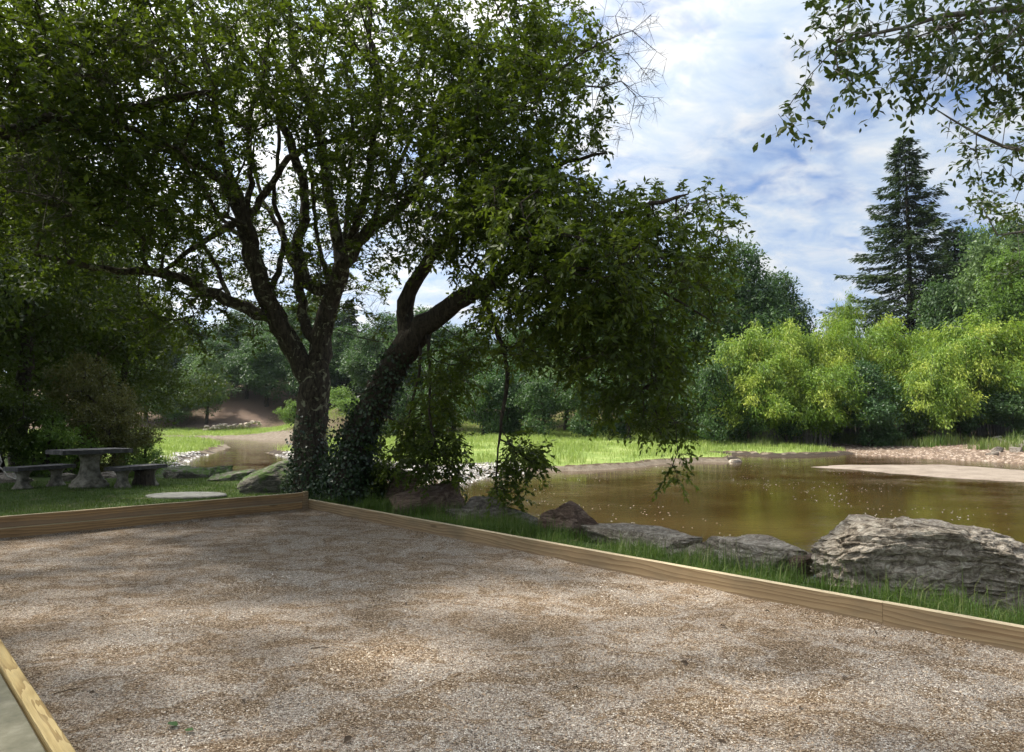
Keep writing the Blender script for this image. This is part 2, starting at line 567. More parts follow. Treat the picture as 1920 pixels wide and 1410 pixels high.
def amt(nm, j=.35):
    x = t.math('ADD', att(nm), t.math('MULTIPLY', t.math('SUBTRACT', med.outputs[0], .5), j * 2.2))
    return t.ramp(x, [(.42, 0), (.58, 1)])
c = t.mix(amt('g'), soil, grass)
c = t.mix(amt('n'), c, lawn)
c = t.mix(amt('s'), c, mud)
c = t.mix(amt('e'), c, earth)
c = t.mix(amt('k', .2), c, darkm)
hh = t.math('ADD', t.math('MULTIPLY', fine.outputs[0], .4), med.outputs[0])
pbsdf(t, out, c, .95, t.bump(hh, .8, .06), .15)
M['ground'] = m

m, t, out = new_mat('sand')
tc = t.n('ShaderNodeTexCoord').outputs['Object']
n = t.noise(tc, 1.2, 8, .7); n2 = t.noise(tc, 14, 5, .7)
c = t.ramp(t.math('ADD', t.math('MULTIPLY', n.outputs[0], .6), t.math('MULTIPLY', n2.outputs[0], .4)), [(.35, (.11, .085, .06)), (.5, (.205, .165, .125)), (.65, (.28, .235, .185))])
pbsdf(t, out, c, .8, t.bump(n2.outputs[0], .6, .02), .4)
M['sand'] = m

# water
m, t, out = new_mat('river_water')
tc = t.n('ShaderNodeTexCoord').outputs['Object']
n = t.noise(t.mapping(tc, sc=(1, 1.7, 1)), .22, 4, .5)
c = t.ramp(n.outputs[0], [(.35, (.036, .017, .005)), (.65, (.062, .036, .012))])
r1 = t.noise(t.mapping(tc, rot=(0, 0, .2), sc=(.8, 2.4, 1)), 2.2, 4, .55, .2)
r2 = t.noise(t.mapping(tc, rot=(0, 0, -.5), sc=(1, 2.0, 1)), 9, 3, .5)
r3 = t.noise(tc, .5, 2, .5)
h = t.math('ADD', r1.outputs[0], t.math('MULTIPLY', r2.outputs[0], .22))
h = t.math('MULTIPLY', h, t.ramp(r3.outputs[0], [(.35, .35), (.65, 1.0)]))
p = pbsdf(t, out, c, .03, t.bump(h, .22, .05), .5)
p.inputs['IOR'].default_value = 1.33
M['water'] = m
m, t, out = new_mat('petal')
pbsdf(t, out, (.75, .74, .68), .8)
M['petal'] = m
m, t, out = new_mat('deadwood')
tc = t.n('ShaderNodeTexCoord').outputs['Object']
n = t.noise(t.mapping(tc, sc=(1, 1, 1)), 12, 4, .6)
pbsdf(t, out, t.ramp(n.outputs[0], [(.3, (.18, .16, .13)), (.7, (.48, .45, .40))]), .85)
M['deadwood'] = m

# ------------------------------------------------------------------ terrain
ZW = -0.7
rngT = np.random.default_rng(5)
CORNER = at(575, 956, 0)
RB_END = at(1920, 1229, 0)
BDIR = nrm((RB_END - CORNER)[None])[0]; BDIR[2] = 0
BN = np.array([-BDIR[1], BDIR[0], 0])       # outward, towards the river
if BN[1] < 0: BN = -BN
BACKDIR = -BN                                # back board runs from the corner this way

near = []
for s_, off in ((26, 2.2), (18, 2.3), (12, 2.35), (9, 2.2), (6.5, 2.3), (4.5, 2.6), (2.5, 3.0), (0.6, 3.6)):
    p = CORNER + BDIR * s_ + BN * off
    near.append((p[0], p[1]))
near += [(-4.2, 17.0), (-6.5, 19.5), (-9.5, 24.0), (-13.5, 30.0)]
far_px = [(328, 873), (345, 863), (380, 852), (415, 843), (425, 838.5), (417, 833.5), (395, 829.5), (368, 826.5), (300, 826), (200, 825),
          (80, 824), (80, 820), (200, 820.5), (300, 820), (400, 821), (470, 822.5), (560, 826), (600, 831), (560, 842), (503, 848), (545, 858),
          (600, 872), (700, 889), (760, 901), (860, 905), (888, 899), (905, 892), (960, 888), (1020, 884), (1100, 882), (1180, 878),
          (1259, 869), (1330, 866), (1372, 867), (1385, 860), (1340, 853), (1372, 852), (1432, 855.5), (1510, 856), (1570, 854), (1592, 850), (1630, 853), (1700, 857),
          (1780, 861), (1850, 864), (1930, 870), (2060, 874), (2300, 880)]
far_w = [tuple(at(a, b, ZW)[:2]) for a, b in far_px]
poly = np.array(near + far_w + [(60, 20), (60, -20), (40, -30)])


def sdf_poly(P, Q):
    """signed distance of points P (N,2) to polygon Q; negative inside"""
    d = np.full(len(P), 1e9); ins = np.zeros(len(P), bool)
    A = Q; B = np.roll(Q, -1, 0)
    for a, b in zip(A, B):
        e = b - a; w_ = P - a
        tt = np.clip((w_ @ e) / (e @ e + 1e-12), 0, 1)
        d = np.minimum(d, np.hypot(*(w_ - tt[:, None] * e).T))
        c1 = (a[1] > P[:, 1]) != (b[1] > P[:, 1])
        with np.errstate(divide='ignore', invalid='ignore'):
            xi = a[0] + (P[:, 1] - a[1]) / (b[1] - a[1] + 1e-12) * (b[0] - a[0])
        ins ^= c1 & (P[:, 0] < xi)
    return np.where(ins, -d, d)


def line_sd(P, Q):
    """distance to open polyline"""
    d = np.full(len(P), 1e9)
    for a, b in zip(Q[:-1], Q[1:]):
        e = b - a; w_ = P - a
        tt = np.clip((w_ @ e) / (e @ e + 1e-12), 0, 1)
        d = np.minimum(d, np.hypot(*(w_ - tt[:, None] * e).T))
    return d


def vnoise(P, scale, seed=0):
    """smooth value noise (vectorised)"""
    r = np.random.default_rng(seed).random((64, 64))
    q = P * scale
    i = np.floor(q).astype(int); f = q - i; f = f * f * (3 - 2 * f)
    g = lambda a, b: r[a % 64, b % 64]
    return ((g(i[:, 0], i[:, 1]) * (1 - f[:, 0]) + g(i[:, 0] + 1, i[:, 1]) * f[:, 0]) * (1 - f[:, 1])
            + (g(i[:, 0], i[:, 1] + 1) * (1 - f[:, 0]) + g(i[:, 0] + 1, i[:, 1] + 1) * f[:, 0]) * f[:, 1])


def sstep(a, b, x):
    t_ = np.clip((x - a) / (b - a), 0, 1)
    return t_ * t_ * (3 - 2 * t_)


near_arr = np.array(near)
far_arr = np.array(far_w)


_a = at(0, 1185, .19); _b = at(125, 1410, .19)
WL = (float((_a - CORNER) @ (-BN)) + float((_b - CORNER) @ (-BN))) / 2


def terrain(P):
    P = np.asarray(P, float).reshape(-1, 2)
    sd = sdf_poly(P, poly)
    sd = sd + (vnoise(P, .9, 1) - .5) * .5 * sstep(15, 30, P[:, 1]) + (vnoise(P, 3.1, 2) - .5) * .18
    dn = line_sd(P, near_arr); df = line_sd(P, far_arr)
    isnear = (dn < df)
    # near bank
    hn = ZW + 0.72 * sstep(-.2, 1.5, sd) + .08 * sstep(1.5, 6, sd)
    hn += (vnoise(P, .7, 3) - .5) * .05 * sstep(1, 2, sd)
    lx = P[:, 0]
    # left bank slopes more gently
    hl = ZW + .15 * sstep(0, .4, sd) + .62 * sstep(.5, 7, sd)
    wl = sstep(-6.0, -9.0, lx) * sstep(17, 19, P[:, 1])
    hn = hn * (1 - wl) + hl * wl
    # marsh
    hm = ZW + .20 * sstep(-.05, .35, sd) + .034 * np.clip(sd, 0, 40) + (vnoise(P, .8, 4) - .5) * .10 * sstep(.3, 2, sd)
    # right: stony beach
    hb = ZW + .075 * np.clip(sd, -2, 14) + .02
    wb = sstep(20.0, 22.5, P[:, 0]) * sstep(30, 36, P[:, 1])
    hm = hm * (1 - wb) + hb * wb
    h = np.where(isnear, hn, hm)
    h = np.where(sd < 0, ZW - .45 * sstep(0, 2.5, -sd) + np.where(isnear, 0, .0), h)
    # hills behind
    d2 = np.hypot(P[:, 0] * .9, P[:, 1])
    hill = 6 * sstep(96, 150, P[:, 1] - .12 * P[:, 0]) + 8 * sstep(120, 260, d2)
    hill += 5 * sstep(58, 85, P[:, 1]) * sstep(-6, 18, P[:, 0])
    hill += 5 * sstep(88, 108, P[:, 1]) * np.exp(-((P[:, 0] + 38) / 12) ** 2)
    hill += 4 * sstep(62, 84, P[:, 1]) * np.exp(-((P[:, 0] + 16) / 8) ** 2)
    h = h + hill
    # under the court: sunk so that the court's own sheet lies on top
    rel = P - CORNER[:2]
    a = rel @ BDIR[:2]; b = rel @ (-BN[:2])
    inc = (a > -0.07) & (a < 17.1) & (b > -0.07) & (b < WL + .06)
    h = np.where(inc, -.7, h)
    return h, sd, isnear, wb, wl


def axis(segs):
    xs = [segs[0][0]]
    for a, b, s0, s1 in segs:
        x = a
        while x < b - 1e-6:
            f = (x - a) / (b - a)
            x += s0 + (s1 - s0) * f
            xs.append(min(x, b))
    return np.unique(np.round(xs, 4))


xs = axis([(-600, -70, 40, 5), (-70, -25, 3, .7), (-25, -12, .6, .3), (-12, 12, .2, .2), (12, 40, .3, .6), (40, 90, 1.2, 4), (90, 600, 6, 50)])
ys = axis([(-200, -10, 30, 2), (-10, 2, 1.5, .4), (2, 20, .2, .2), (20, 48, .2, .35), (48, 90, .4, 1.0), (90, 150, 1.5, 5), (150, 900, 8, 80)])
GX, GY = np.meshgrid(xs, ys)
P2 = np.stack([GX.ravel(), GY.ravel()], 1)
hT, sdT, nrT, wbT, wlT = terrain(P2)
nx, ny = len(xs), len(ys)
ii = (np.arange(ny - 1)[:, None] * nx + np.arange(nx - 1)[None]).ravel()
FT = np.stack([ii, ii + 1, ii + nx + 1, ii + nx], 1)
ground = mesh_np('ground', np.column_stack([P2, hT]), FT, M['ground'], smooth=True)
tag(ground, 'earth and grass banks of the river', None, None, 'structure')


def set_att(o, nm, v):
    a = o.data.attributes.new(nm, 'FLOAT', 'POINT')
    a.data.foreach_set('value', np.asarray(v, np.float32))


marsh = (~nrT) & (sdT > .5)
set_att(ground, 'g', np.where(marsh & (wbT < .5), sstep(.1, .5, sdT), 0) * (1 - sstep(88, 94, P2[:, 1]) * (P2[:, 0] < -20)) * (1 - sstep(60, 66, P2[:, 1] + np.abs(P2[:, 0] + 14) * -.0) * (P2[:, 0] > -24)))
set_att(ground, 'n', np.where(nrT, sstep(.6, 1.6, sdT), 0))
set_att(ground, 's', np.where(sdT < .3, 1, 0) * np.where(nrT, 0.35, 1.0) * 1.0 + np.where((~nrT) & (P2[:, 1] < 30) & (P2[:, 0] < -.8) & (sdT < 2.5) & (sdT > 0), .8, 0)
        + np.where((~nrT) & (P2[:, 1] > 70) & (sdT > 0) & (sdT < .9) & (P2[:, 0] < -18), 1.0, 0))
set_att(ground, 'e', np.where((wbT > .5) & (sdT < 7.5) & (sdT > -1) & (P2[:, 1] < 60) & (P2[:, 0] < 60), 1, 0)
        + np.exp(-((P2[:, 0] + 38) / 6) ** 2) * sstep(88, 92, P2[:, 1]) * (P2[:, 1] < 108))
set_att(ground, 'k', np.where((~nrT) & (P2[:, 0] > 11) & (P2[:, 0] < 21.5) & (P2[:, 1] > 35) & (sdT > -.3) & (sdT < .25), 1, 0)
        + np.where((~nrT) & (P2[:, 1] > 86) & (P2[:, 1] < 96) & (P2[:, 0] < -25) & (sdT > 12) , .0, 0)
        + np.where((~nrT) & (P2[:, 0] < -12) & (P2[:, 1] < 46) & (P2[:, 1] > 30) & (sdT > -.2) & (sdT < .28), 1, 0))


def hgt(x, y):
    return float(terrain(np.array([[x, y]]))[0][0])


# water sheet
xw = np.linspace(-160, 120, 60); yw = np.linspace(-40, 130, 60)
A, B = np.meshgrid(xw, yw)
i0 = (np.arange(59)[:, None] * 60 + np.arange(59)[None]).ravel()
river = mesh_np('river_water', np.column_stack([A.ravel(), B.ravel(), np.full(A.size, ZW)]), np.stack([i0, i0 + 1, i0 + 61, i0 + 60], 1), M['water'])
tag(river, 'brown river water', None, None, 'structure')

# sandbank
sb_px = [(1475, 875.5), (1574, 871), (1680, 870.5), (1770, 871), (1850, 875), (1920, 881), (2050, 888), (2100, 900), (2020, 912), (1920, 905), (1840, 901), (1770, 897), (1715, 892.5), (1672, 889), (1640, 885.5), (1600, 883), (1574, 880), (1515, 877)]
sb = np.array([at(a, b, ZW)[:2] for a, b in sb_px])
mn, mx = sb.min(0) - 1, sb.max(0) + 1
gx = np.arange(mn[0], mx[0], .22); gy = np.arange(mn[1], mx[1], .22)
A, B = np.meshgrid(gx, gy); Q = np.stack([A.ravel(), B.ravel()], 1)
sdb = sdf_poly(Q, sb) + (vnoise(Q, .8, 9) - .5) * .35
hb = ZW - .02 + .09 * sstep(.1, -1.6, sdb) - .5 * sstep(0, .8, sdb) + (vnoise(Q, 1.7, 8) - .5) * .03
i0 = (np.arange(len(gy) - 1)[:, None] * len(gx) + np.arange(len(gx) - 1)[None]).ravel()
o = mesh_np('sandbank', np.column_stack([Q, hb]), np.stack([i0, i0 + 1, i0 + len(gx) + 1, i0 + len(gx)], 1), M['sand'], smooth=True)
tag(o, 'pale sandbank in the river', None, None, 'structure')

# ------------------------------------------------------------------ the court
LEN, WID = 17.0, WL + .02


def court_pt(a, b, z=0.0):
    """a metres along the right board from the corner, b metres inwards"""
    return CORNER + BDIR * a - BN * b + np.array([0, 0, z])


na, nb = 260, 110
A, B = np.meshgrid(np.linspace(-.02, LEN, na), np.linspace(-.02, WID, nb))
Pc = CORNER[None] + A.ravel()[:, None] * BDIR - B.ravel()[:, None] * BN


def court_z(P_, a, b):
    e = np.minimum(np.abs(a), np.minimum(np.abs(b), np.abs(WL - b)))
    return ((vnoise(P_[:, :2], 1.1, 21) - .5) * .022 + (vnoise(P_[:, :2], 4.3, 22) - .5) * .012
            + np.exp(-e / .07) * (.012 + .03 * vnoise(P_[:, :2], 3.0, 23) ** 2))


Pc[:, 2] = court_z(Pc, A.ravel(), B.ravel())
i0 = (np.arange(nb - 1)[:, None] * na + np.arange(na - 1)[None]).ravel()
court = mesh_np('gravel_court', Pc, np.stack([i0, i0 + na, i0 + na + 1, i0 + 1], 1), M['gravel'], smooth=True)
tag(court, 'gravel playing court', None, None, 'structure')

# loose stones on the court (nobody could count them)
rng = np.random.default_rng(11)
n = 130000
aa = LEN - 17.0 + rng.random(n) ** .8 * 12.5
bb = rng.random(n) * WID
Pp = CORNER[None] + aa[:, None] * BDIR - bb[:, None] * BN
Pp[:, 2] = court_z(Pp, aa, bb)
patch = vnoise(Pp[:, :2], 1.2, 30) * .6 + vnoise(Pp[:, :2], 3.5, 31) * .4
sz = rng.uniform(.0026, .0056, n) * (1 + (rng.random(n) > .96) * .8)
octa = np.array([[1, 0, 0], [0, 1, 0], [-1, 0, 0], [0, -1, 0], [0, 0, .8], [0.2, 0.1, -.7]])
octf = np.array([[0, 1, 4], [1, 2, 4], [2, 3, 4], [3, 0, 4]])
th = rng.random(n) * 6.28
sx = sz * rng.uniform(.8, 1.5, n); sy = sz * rng.uniform(.6, 1.1, n); szz = sz * rng.uniform(.5, 1.1, n)
jit = 1 + rng.normal(size=(n, 6, 3)) * .22
Vv = octa[None] * np.stack([sx, sy, szz], -1)[:, None] * jit
c_, s_ = np.cos(th)[:, None], np.sin(th)[:, None]
Vr = np.stack([Vv[..., 0] * c_ - Vv[..., 1] * s_, Vv[..., 0] * s_ + Vv[..., 1] * c_, Vv[..., 2]], -1) + Pp[:, None] + np.array([0, 0, .001])
Ff = (octf[None] + (np.arange(n) * 6)[:, None, None]).reshape(-1, 3)
tn = np.clip(rng.random(n) * .75 + (patch - .35) * .7, 0, 1)
o = mesh_np('loose_gravel', Vr.reshape(-1, 3), Ff, M['pebble'], tint=np.repeat(tn, 6))
tag(o, 'loose gravel stones on the court', None, None, 'stuff')


# ------------------------------------------------------------------ timber edging
def board(length, height, thick, mat, loc, rz, label, name='timber_board', seed=0, group='timber boards edging the gravel court'):
    bm = bmesh.new()
    r = random.Random(seed)
    n = max(2, int(length / .25))
    bev = .006
    prof = [(-thick / 2, 0), (-thick / 2, height - bev), (-thick / 2 + bev, height), (thick / 2 - bev, height), (thick / 2, height - bev), (thick / 2, 0)]
    rings = []
    for i in range(n + 1):
        x = length * i / n
        bow = math.sin(i / n * math.pi) * r.uniform(-.002, .002)
        rings.append([bm.verts.new((x, y + bow, z)) for y, z in prof])
    for i in range(n):
        for j in range(len(prof)):
            k = (j + 1) % len(prof)
            bm.faces.new((rings[i][j], rings[i + 1][j], rings[i + 1][k], rings[i][k]))
    bm.faces.new(rings[0]); bm.faces.new(rings[-1][::-1])
    bmesh.ops.recalc_face_normals(bm, faces=bm.faces)
    # shift the material space so that every board shows its own grain
    o = bm_obj(name, bm, mat, None, False, loc, rz)
    tag(o, label, 'board', group)
    return o


rzR = math.atan2(BDIR[1], BDIR[0])
TH = .055
joint = at(1655, 1150, .1)
aj = float((joint - CORNER) @ BDIR)
q = court_pt(.02, -TH / 2 - .001, -.045)
o = board(aj - .024, .225, TH, M['wood'], q, rzR, 'long pine board along the river side, from the corner post to the joint')
q = court_pt(aj, -TH / 2 + .004, -.045)
board(LEN - aj, .228, TH, M['wood'], q, rzR, 'pale pine board with a knot in front of the big boulder, right of the joint', seed=2)
rzB = math.atan2(BACKDIR[1], BACKDIR[0])
q = court_pt(-TH / 2, .05, -.05)
board(WID + .2, .19, TH, M['wood_brown'], q, rzB, 'lower brown board of the two stacked along the far end of the court', seed=3)
q = court_pt(-TH / 2 + .005, .05, .149)
board(WID + .2, .146, TH, M['wood_brown'], q, rzB, 'upper brown board of the two stacked along the far end of the court', seed=4)
bm = bmesh.new()
bmesh.ops.create_cube(bm, size=1)
bmesh.ops.scale(bm, vec=(.075, .075, .36), verts=bm.verts)
bmesh.ops.translate(bm, vec=(0, 0, .135), verts=bm.verts)
bmesh.ops.bevel(bm, geom=list(bm.edges), offset=.005, segments=1)
o = bm_obj('timber_post', bm, M['wood'], None, False, court_pt(.02, .042, 0) , rzR)
tag(o, 'short square post at the corner where the boards meet', 'post')
# left front board
pA = at(0, 1185, .19); pB = at(125, 1410, .19)
q = court_pt(LEN, WL + .075 + .60, .075)
o = board(12.0, .10, 1.2, M['grey_slab'], q, rzR + math.pi, 'grey-green concrete slab outside the near left board', 'concrete_slab', 9, None)
o['category'] = 'slab'
q = court_pt(LEN, WL + TH / 2, -.045)
o = board(LEN - .0, .235, .07, M['wood_pale'], q, rzR + math.pi, 'pale yellow pine board beside the camera at the near left corner', seed=7)

# ------------------------------------------------------------------ rocks
def rock(label, loc, dims, mat, seed, rz=0.0, cuts=9, sub=4, rough=.10, tilt=(0, 0), name='rock', group=None, flat=.35, fine=.02, cat='rock', prof=None):
    r = random.Random(seed)
    bm = bmesh.new()
    bmesh.ops.create_icosphere(bm, subdivisions=sub, radius=1)
    pl = []
    for i in range(cuts):
        a = r.random() * 6.283
        e = r.uniform(-.35, .75)
        v = Vector((math.cos(a) * math.cos(e), math.sin(a) * math.cos(e), math.sin(e)))
        pl.append((v, r.uniform(.52, .84)))
    pl.append((Vector((r.uniform(-.12, .12), r.uniform(-.12, .12), 1)).normalized(), 1 - flat * .6))
    off = Vector((seed * 3.7, seed * 1.3, seed * 7.1))
    for v in bm.verts:
        p = v.co.copy()
        p = Vector([math.copysign(abs(c) ** .62, c) for c in p])
        wob = noise.fractal(p * 2.2 + off, 1.0, 2.0, 3) * .06
        for nrm_, d in pl:
            e = p.dot(nrm_) - d - wob
            if e > 0: p -= nrm_ * e * .97
        f = noise.fractal(p * 1.6 + off, 1.0, 2.0, 4)
        zz_ = p.z * 5.5 + noise.noise(p * 1.3 + off) * 1.2
        led = (zz_ - math.floor(zz_)) ** 3                     # broken ledges of the bedding
        g = noise.fractal(Vector((p.x * 5, p.y * 5, p.z * 6.5)) + off, .7, 2.1, 5)
        cr_ = noise.voronoi(Vector((p.x * 2.3, p.y * 2.3, p.z * 3.2)) + off)[0]
        g -= max(0.0, .10 - (cr_[1] - cr_[0])) * 6.0
        q_ = p.normalized()
        p += q_ * (f * rough + g * fine) - Vector((q_.x, q_.y, 0)) * led * rough * .40
        if prof:
            u = p.x; 
            for (u0, f0), (u1, f1) in zip(prof[:-1], prof[1:]):
                if u0 <= u <= u1:
                    k_ = f0 + (f1 - f0) * (u - u0) / (u1 - u0)
                    if p.z > -.3: p.z = -.3 + (p.z + .3) * k_
                    break
        v.co = p
    M3 = Matrix.Rotation(tilt[0], 4, 'X') @ Matrix.Rotation(tilt[1], 4, 'Y')
    for v in bm.verts:
        v.co = M3 @ Vector((v.co.x * dims[0] / 2, v.co.y * dims[1] / 2, v.co.z * dims[2] / 2))
    o = bm_obj(name, bm, mat, None, True, loc, rz)
    try:
        o.data.set_sharp_from_angle(angle=math.radians(24))
    except Exception:
        pass
    tag(o, label, cat, group)
    return o


def put(px, py, z0):
    p = at(px, py, z0)
    return p


GR = 'rocks along the river bank'
p = ad(1748, 1050, 6.45)
rock('huge rugged pale boulder behind the board at the right', (p[0] + .17, p[1] + .12, .165), (2.15, 1.2, .90), M['rock_pale'], 4, rzR + .45, 7, 6, .11, (0, .0), group=GR, fine=.075, flat=.2, prof=[(-2, .6), (-.95, .7), (-.7, .95), (-.25, 1.02), (.3, .95), (.6, .8), (.85, .62), (2, .4)], name='boulder', cat='boulder')
rock('flat grey ledge rock between the grass and the big boulder', ad(1412, 1033, 7.9) + np.array([0, 0, -.03]), (1.65, .8, .56), M['rock_pale'], 12, rzR + .35, 10, 5, .08, (.05, .06), group=GR, flat=.6)
rock('small brown broken rock touching the left side of the big boulder', ad(1508, 1048, 7.4) + np.array([0, 0, -.04]), (.42, .4, .22), M['rock_red'], 13, 1.0, 8, 4, .1, group=GR)
rock('low pale flat slab rock between two others by the water', ad(1218, 1009, 8.9) + np.array([0, 0, -.03]), (1.95, .9, .40), M['rock_pale'], 14, rzR + .30, 9, 5, .06, (.06, .04), group=GR, flat=.7)
rock('peaked grey-brown rock with a ridge, right of the hanging branch', ad(1060, 985, 9.5) + np.array([0, 0, -.06]), (1.25, .85, .66), M['rock_red'], 31, rzR + .2, 9, 5, .10, (.1, -.05), group=GR, flat=.0, prof=[(-2, .5), (-.9, .75), (-.1, .9), (.15, 1.15), (.35, 1.05), (.8, .45), (2, .2)])
rock('dark reddish rock under the hanging branch tip', ad(935, 962, 10.6) + np.array([0, 0, -.05]), (1.3, .85, .60), M['rock_grey'], 16, rzR + .4, 9, 5, .09, (.1, .12), group=GR, prof=[(-2, .9), (-.5, 1.15), (.0, .8), (.9, .45), (2, .2)])
rock('big tilted brown slab rock right of the leaning trunk', ad(800, 945, 11.5) + np.array([0, 0, -.05]), (1.75, 1.5, .86), M['rock_red'], 47, rzR + .35, 9, 5, .05, (.30, -.10), group=GR, flat=.75)
rock('pointed dark rock behind the tilted brown slab', ad(752, 922, 12.5), (.75, .6, .75), M['rock_red'], 18, .4, 9, 4, .1, (0, .3), group=GR, flat=0)
rock('small dark rock wedged under the tilted slab', ad(862, 958, 10.9) + np.array([0, 0, -.12]), (.5, .45, .36), M['rock_grey'], 19, .4, 9, 4, .1, group=GR)
rock('sloping dark boulder leaning against the ivy trunk', ad(522, 905, 14.3) + np.array([0, 0, -.05]), (1.6, .9, .95), M['rock_moss'], 20, .4, 6, 5, .05, (0, -.42), group=GR, flat=.3)
rock('mossy layered rock left of the sloping boulder', ad(445, 898, 17.0) + np.array([0, 0, -.08]), (1.5, .8, .6), M['rock_moss'], 21, .35, 8, 5, .09, (.1, -.2), group=GR)
rock('long dark rock with a pale top edge at the lawn edge', ad(395, 886, 18.5) + np.array([0, 0, -.05]), (1.8, .8, .6), M['rock_moss'], 22, .35, 8, 5, .06, (.1, -.12), group=GR, flat=.7)
rock('dark blocky rock right of the bench', ad(345, 888, 17.8) + np.array([0, 0, -.05]), (1.4, .8, .62), M['rock_moss'], 23, .3, 8, 5, .07, (.1, -.12), group=GR, flat=.7)
rock('low mossy stone half sunk in the lawn beside the mossy rock', ad(482, 912, 14.9) + np.array([0, 0, -.02]), (.7, .5, .22), M['rock_moss'], 24, .3, 8, 4, .08, group=GR)
rock('weathered tan rock between the left bench and the table', ad(128, 900, 15.8) + np.array([0, 0, -.02]), (.9, .5, .42), M['rock_grey'], 25, .3, 8, 4, .08, group='rocks behind the benches')
rock('flat rock behind the stone table', ad(215, 895, 17.2), (.8, .5, .36), M['rock_grey'], 26, .8, 8, 4, .08, group='rocks behind the benches')
rock('low grey rock at the far left beside pale sticks', ad(12, 897, 15.5), (1.0, .6, .3), M['rock_grey'], 27, .1, 8, 4, .08, group='rocks behind the benches')

# stones on far shores, each one a thing but for the loose shingle
def shingle(name, label, P, s0, s1, mat, seed, flatn=.5):
    rng = np.random.default_rng(seed)
    n = len(P)
    sz = rng.uniform(s0, s1, n)
    th = rng.random(n) * 6.28
    V0 = octa[None] * np.stack([sz * rng.uniform(.8, 1.5, n), sz * rng.uniform(.6, 1.1, n), sz * rng.uniform(.4, .8, n) * flatn * 2], -1)[:, None] * (1 + rng.normal(size=(n, 6, 3)) * .2)
    c_, s_ = np.cos(th)[:, None], np.sin(th)[:, None]
    V = np.stack([V0[..., 0] * c_ - V0[..., 1] * s_, V0[..., 0] * s_ + V0[..., 1] * c_, V0[..., 2]], -1) + P[:, None]
    o = mesh_np(name, V.reshape(-1, 3), (octf[None] + (np.arange(n) * 6)[:, None, None]).reshape(-1, 3), mat, tint=np.repeat(rng.random(n), 6))
    return tag(o, label, None, None, 'stuff')


rng = np.random.default_rng(3)
C = np.column_stack([rng.uniform(18, 50, 60000), rng.uniform(33, 56, 60000)])
h_, sd_, nr_, wb_, _ = terrain(C)
k = (~nr_) & (sd_ > -.3) & (sd_ < 8) & (wb_ > .4) & (rng.random(len(C)) < np.exp(-np.clip(sd_, 0, 9) / 4))
C = C[k][:9000]; shingle('beach_shingle', 'rusty brown shingle on the far beach', np.column_stack([C, h_[k][:9000]]), .05, .14, M['shore_stone'], 4)
C = np.column_stack([rng.uniform(-8, .5, 60000), rng.uniform(17, 34, 60000)])
h_, sd_, nr_, wb_, _ = terrain(C)
k = (~nr_) & (sd_ > -.4) & (sd_ < 2.2) & (rng.random(len(C)) < .7)
C = C[k][:5000]; shingle('shore_shingle', 'pale shingle at the marsh edge behind the hanging leaves', np.column_stack([C, h_[k][:5000]]), .03, .09, M['grey_stone'], 5)
C = np.column_stack([rng.uniform(-19, -7, 30000), rng.uniform(22, 42, 30000)])
h_, sd_, nr_, wb_, _ = terrain(C)
k = (sd_ > -.3) & (sd_ < 1.2)
C = C[k][:2500]; shingle('inlet_shingle', 'grey stones in the small inlet beyond the lawn', np.column_stack([C, h_[k][:2500]]), .05, .14, M['grey_stone'], 6)

# heap of pale rocks on the far left shore and at the right edge: individuals
rr = random.Random(8)
proto = rock('block of the pale stone bank on the far left shore below the bare slope', (0, 0, 0), (.9, .6, .5), M['rock_pale'], 50, 0, 8, 3, .1, group='stones of the far left bank')
for i in range(46):
    px = rr.uniform(378, 492)
    y_ = 89 + rr.uniform(-.8, .8)
    x_ = (px - 960) / 1300 * y_
    o = proto if i == 0 else proto.copy()
    if i: col.objects.link(o)
    o.location = (x_, y_, hgt(x_, y_) + .1 + rr.uniform(0, .5) + (px - 378) / 97 * .5)
    o.scale = [rr.uniform(.35, .95), rr.uniform(.35, .95), rr.uniform(.3, .7)]
    o.rotation_euler = (rr.uniform(-.4, .4), rr.uniform(-.4, .4), rr.uniform(0, 6))
proto = rock('dark stone of the rubble at the right end of the far beach', (0, 0, 0), (.8, .6, .5), M['rock_grey'], 51, 0, 8, 3, .1, group='rubble stones on the right shore')
for i in range(40):
    px = rr.uniform(1850, 1990); y_ = rr.uniform(38, 45)
    x_ = (px - 960) / 1300 * y_
    o = proto if i == 0 else proto.copy()
    if i: col.objects.link(o)
    o.location = (x_, y_, hgt(x_, y_) + .08)
    o.scale = [rr.uniform(.4, 1.3) for _ in range(3)]
    o.rotation_euler = (rr.uniform(-.4, .4), rr.uniform(-.4, .4), rr.uniform(0, 6))
rock('white stone at the water edge at the end of the grassy spit', at(1378, 866, ZW) , (.9, .5, .35), M['rock_pale'], 60, .3, 8, 3, .1, group='stones at the water edge')

# ------------------------------------------------------------------ table and benches
def lathe_bm(profile, sides=8, square=0.0, rot=0.0):
    bm = bmesh.new(); rings = []
    for rr_, z in profile:
        ring = []
        for i in range(sides):
            a = i / sides * 2 * math.pi + rot
            c, s_ = math.cos(a), math.sin(a)
            f = 1.0
            if square: f = (1 - square) + square / max(abs(c), abs(s_))
            ring.append(bm.verts.new((rr_ * f * c, rr_ * f * s_, z)))
        rings.append(ring)
    for a, b in zip(rings[:-1], rings[1:]):
        for i in range(sides):
            j = (i + 1) % sides
            bm.faces.new((a[i], a[j], b[j], b[i]))
    bm.faces.new(rings[0][::-1]); bm.faces.new(rings[-1])
    return bm


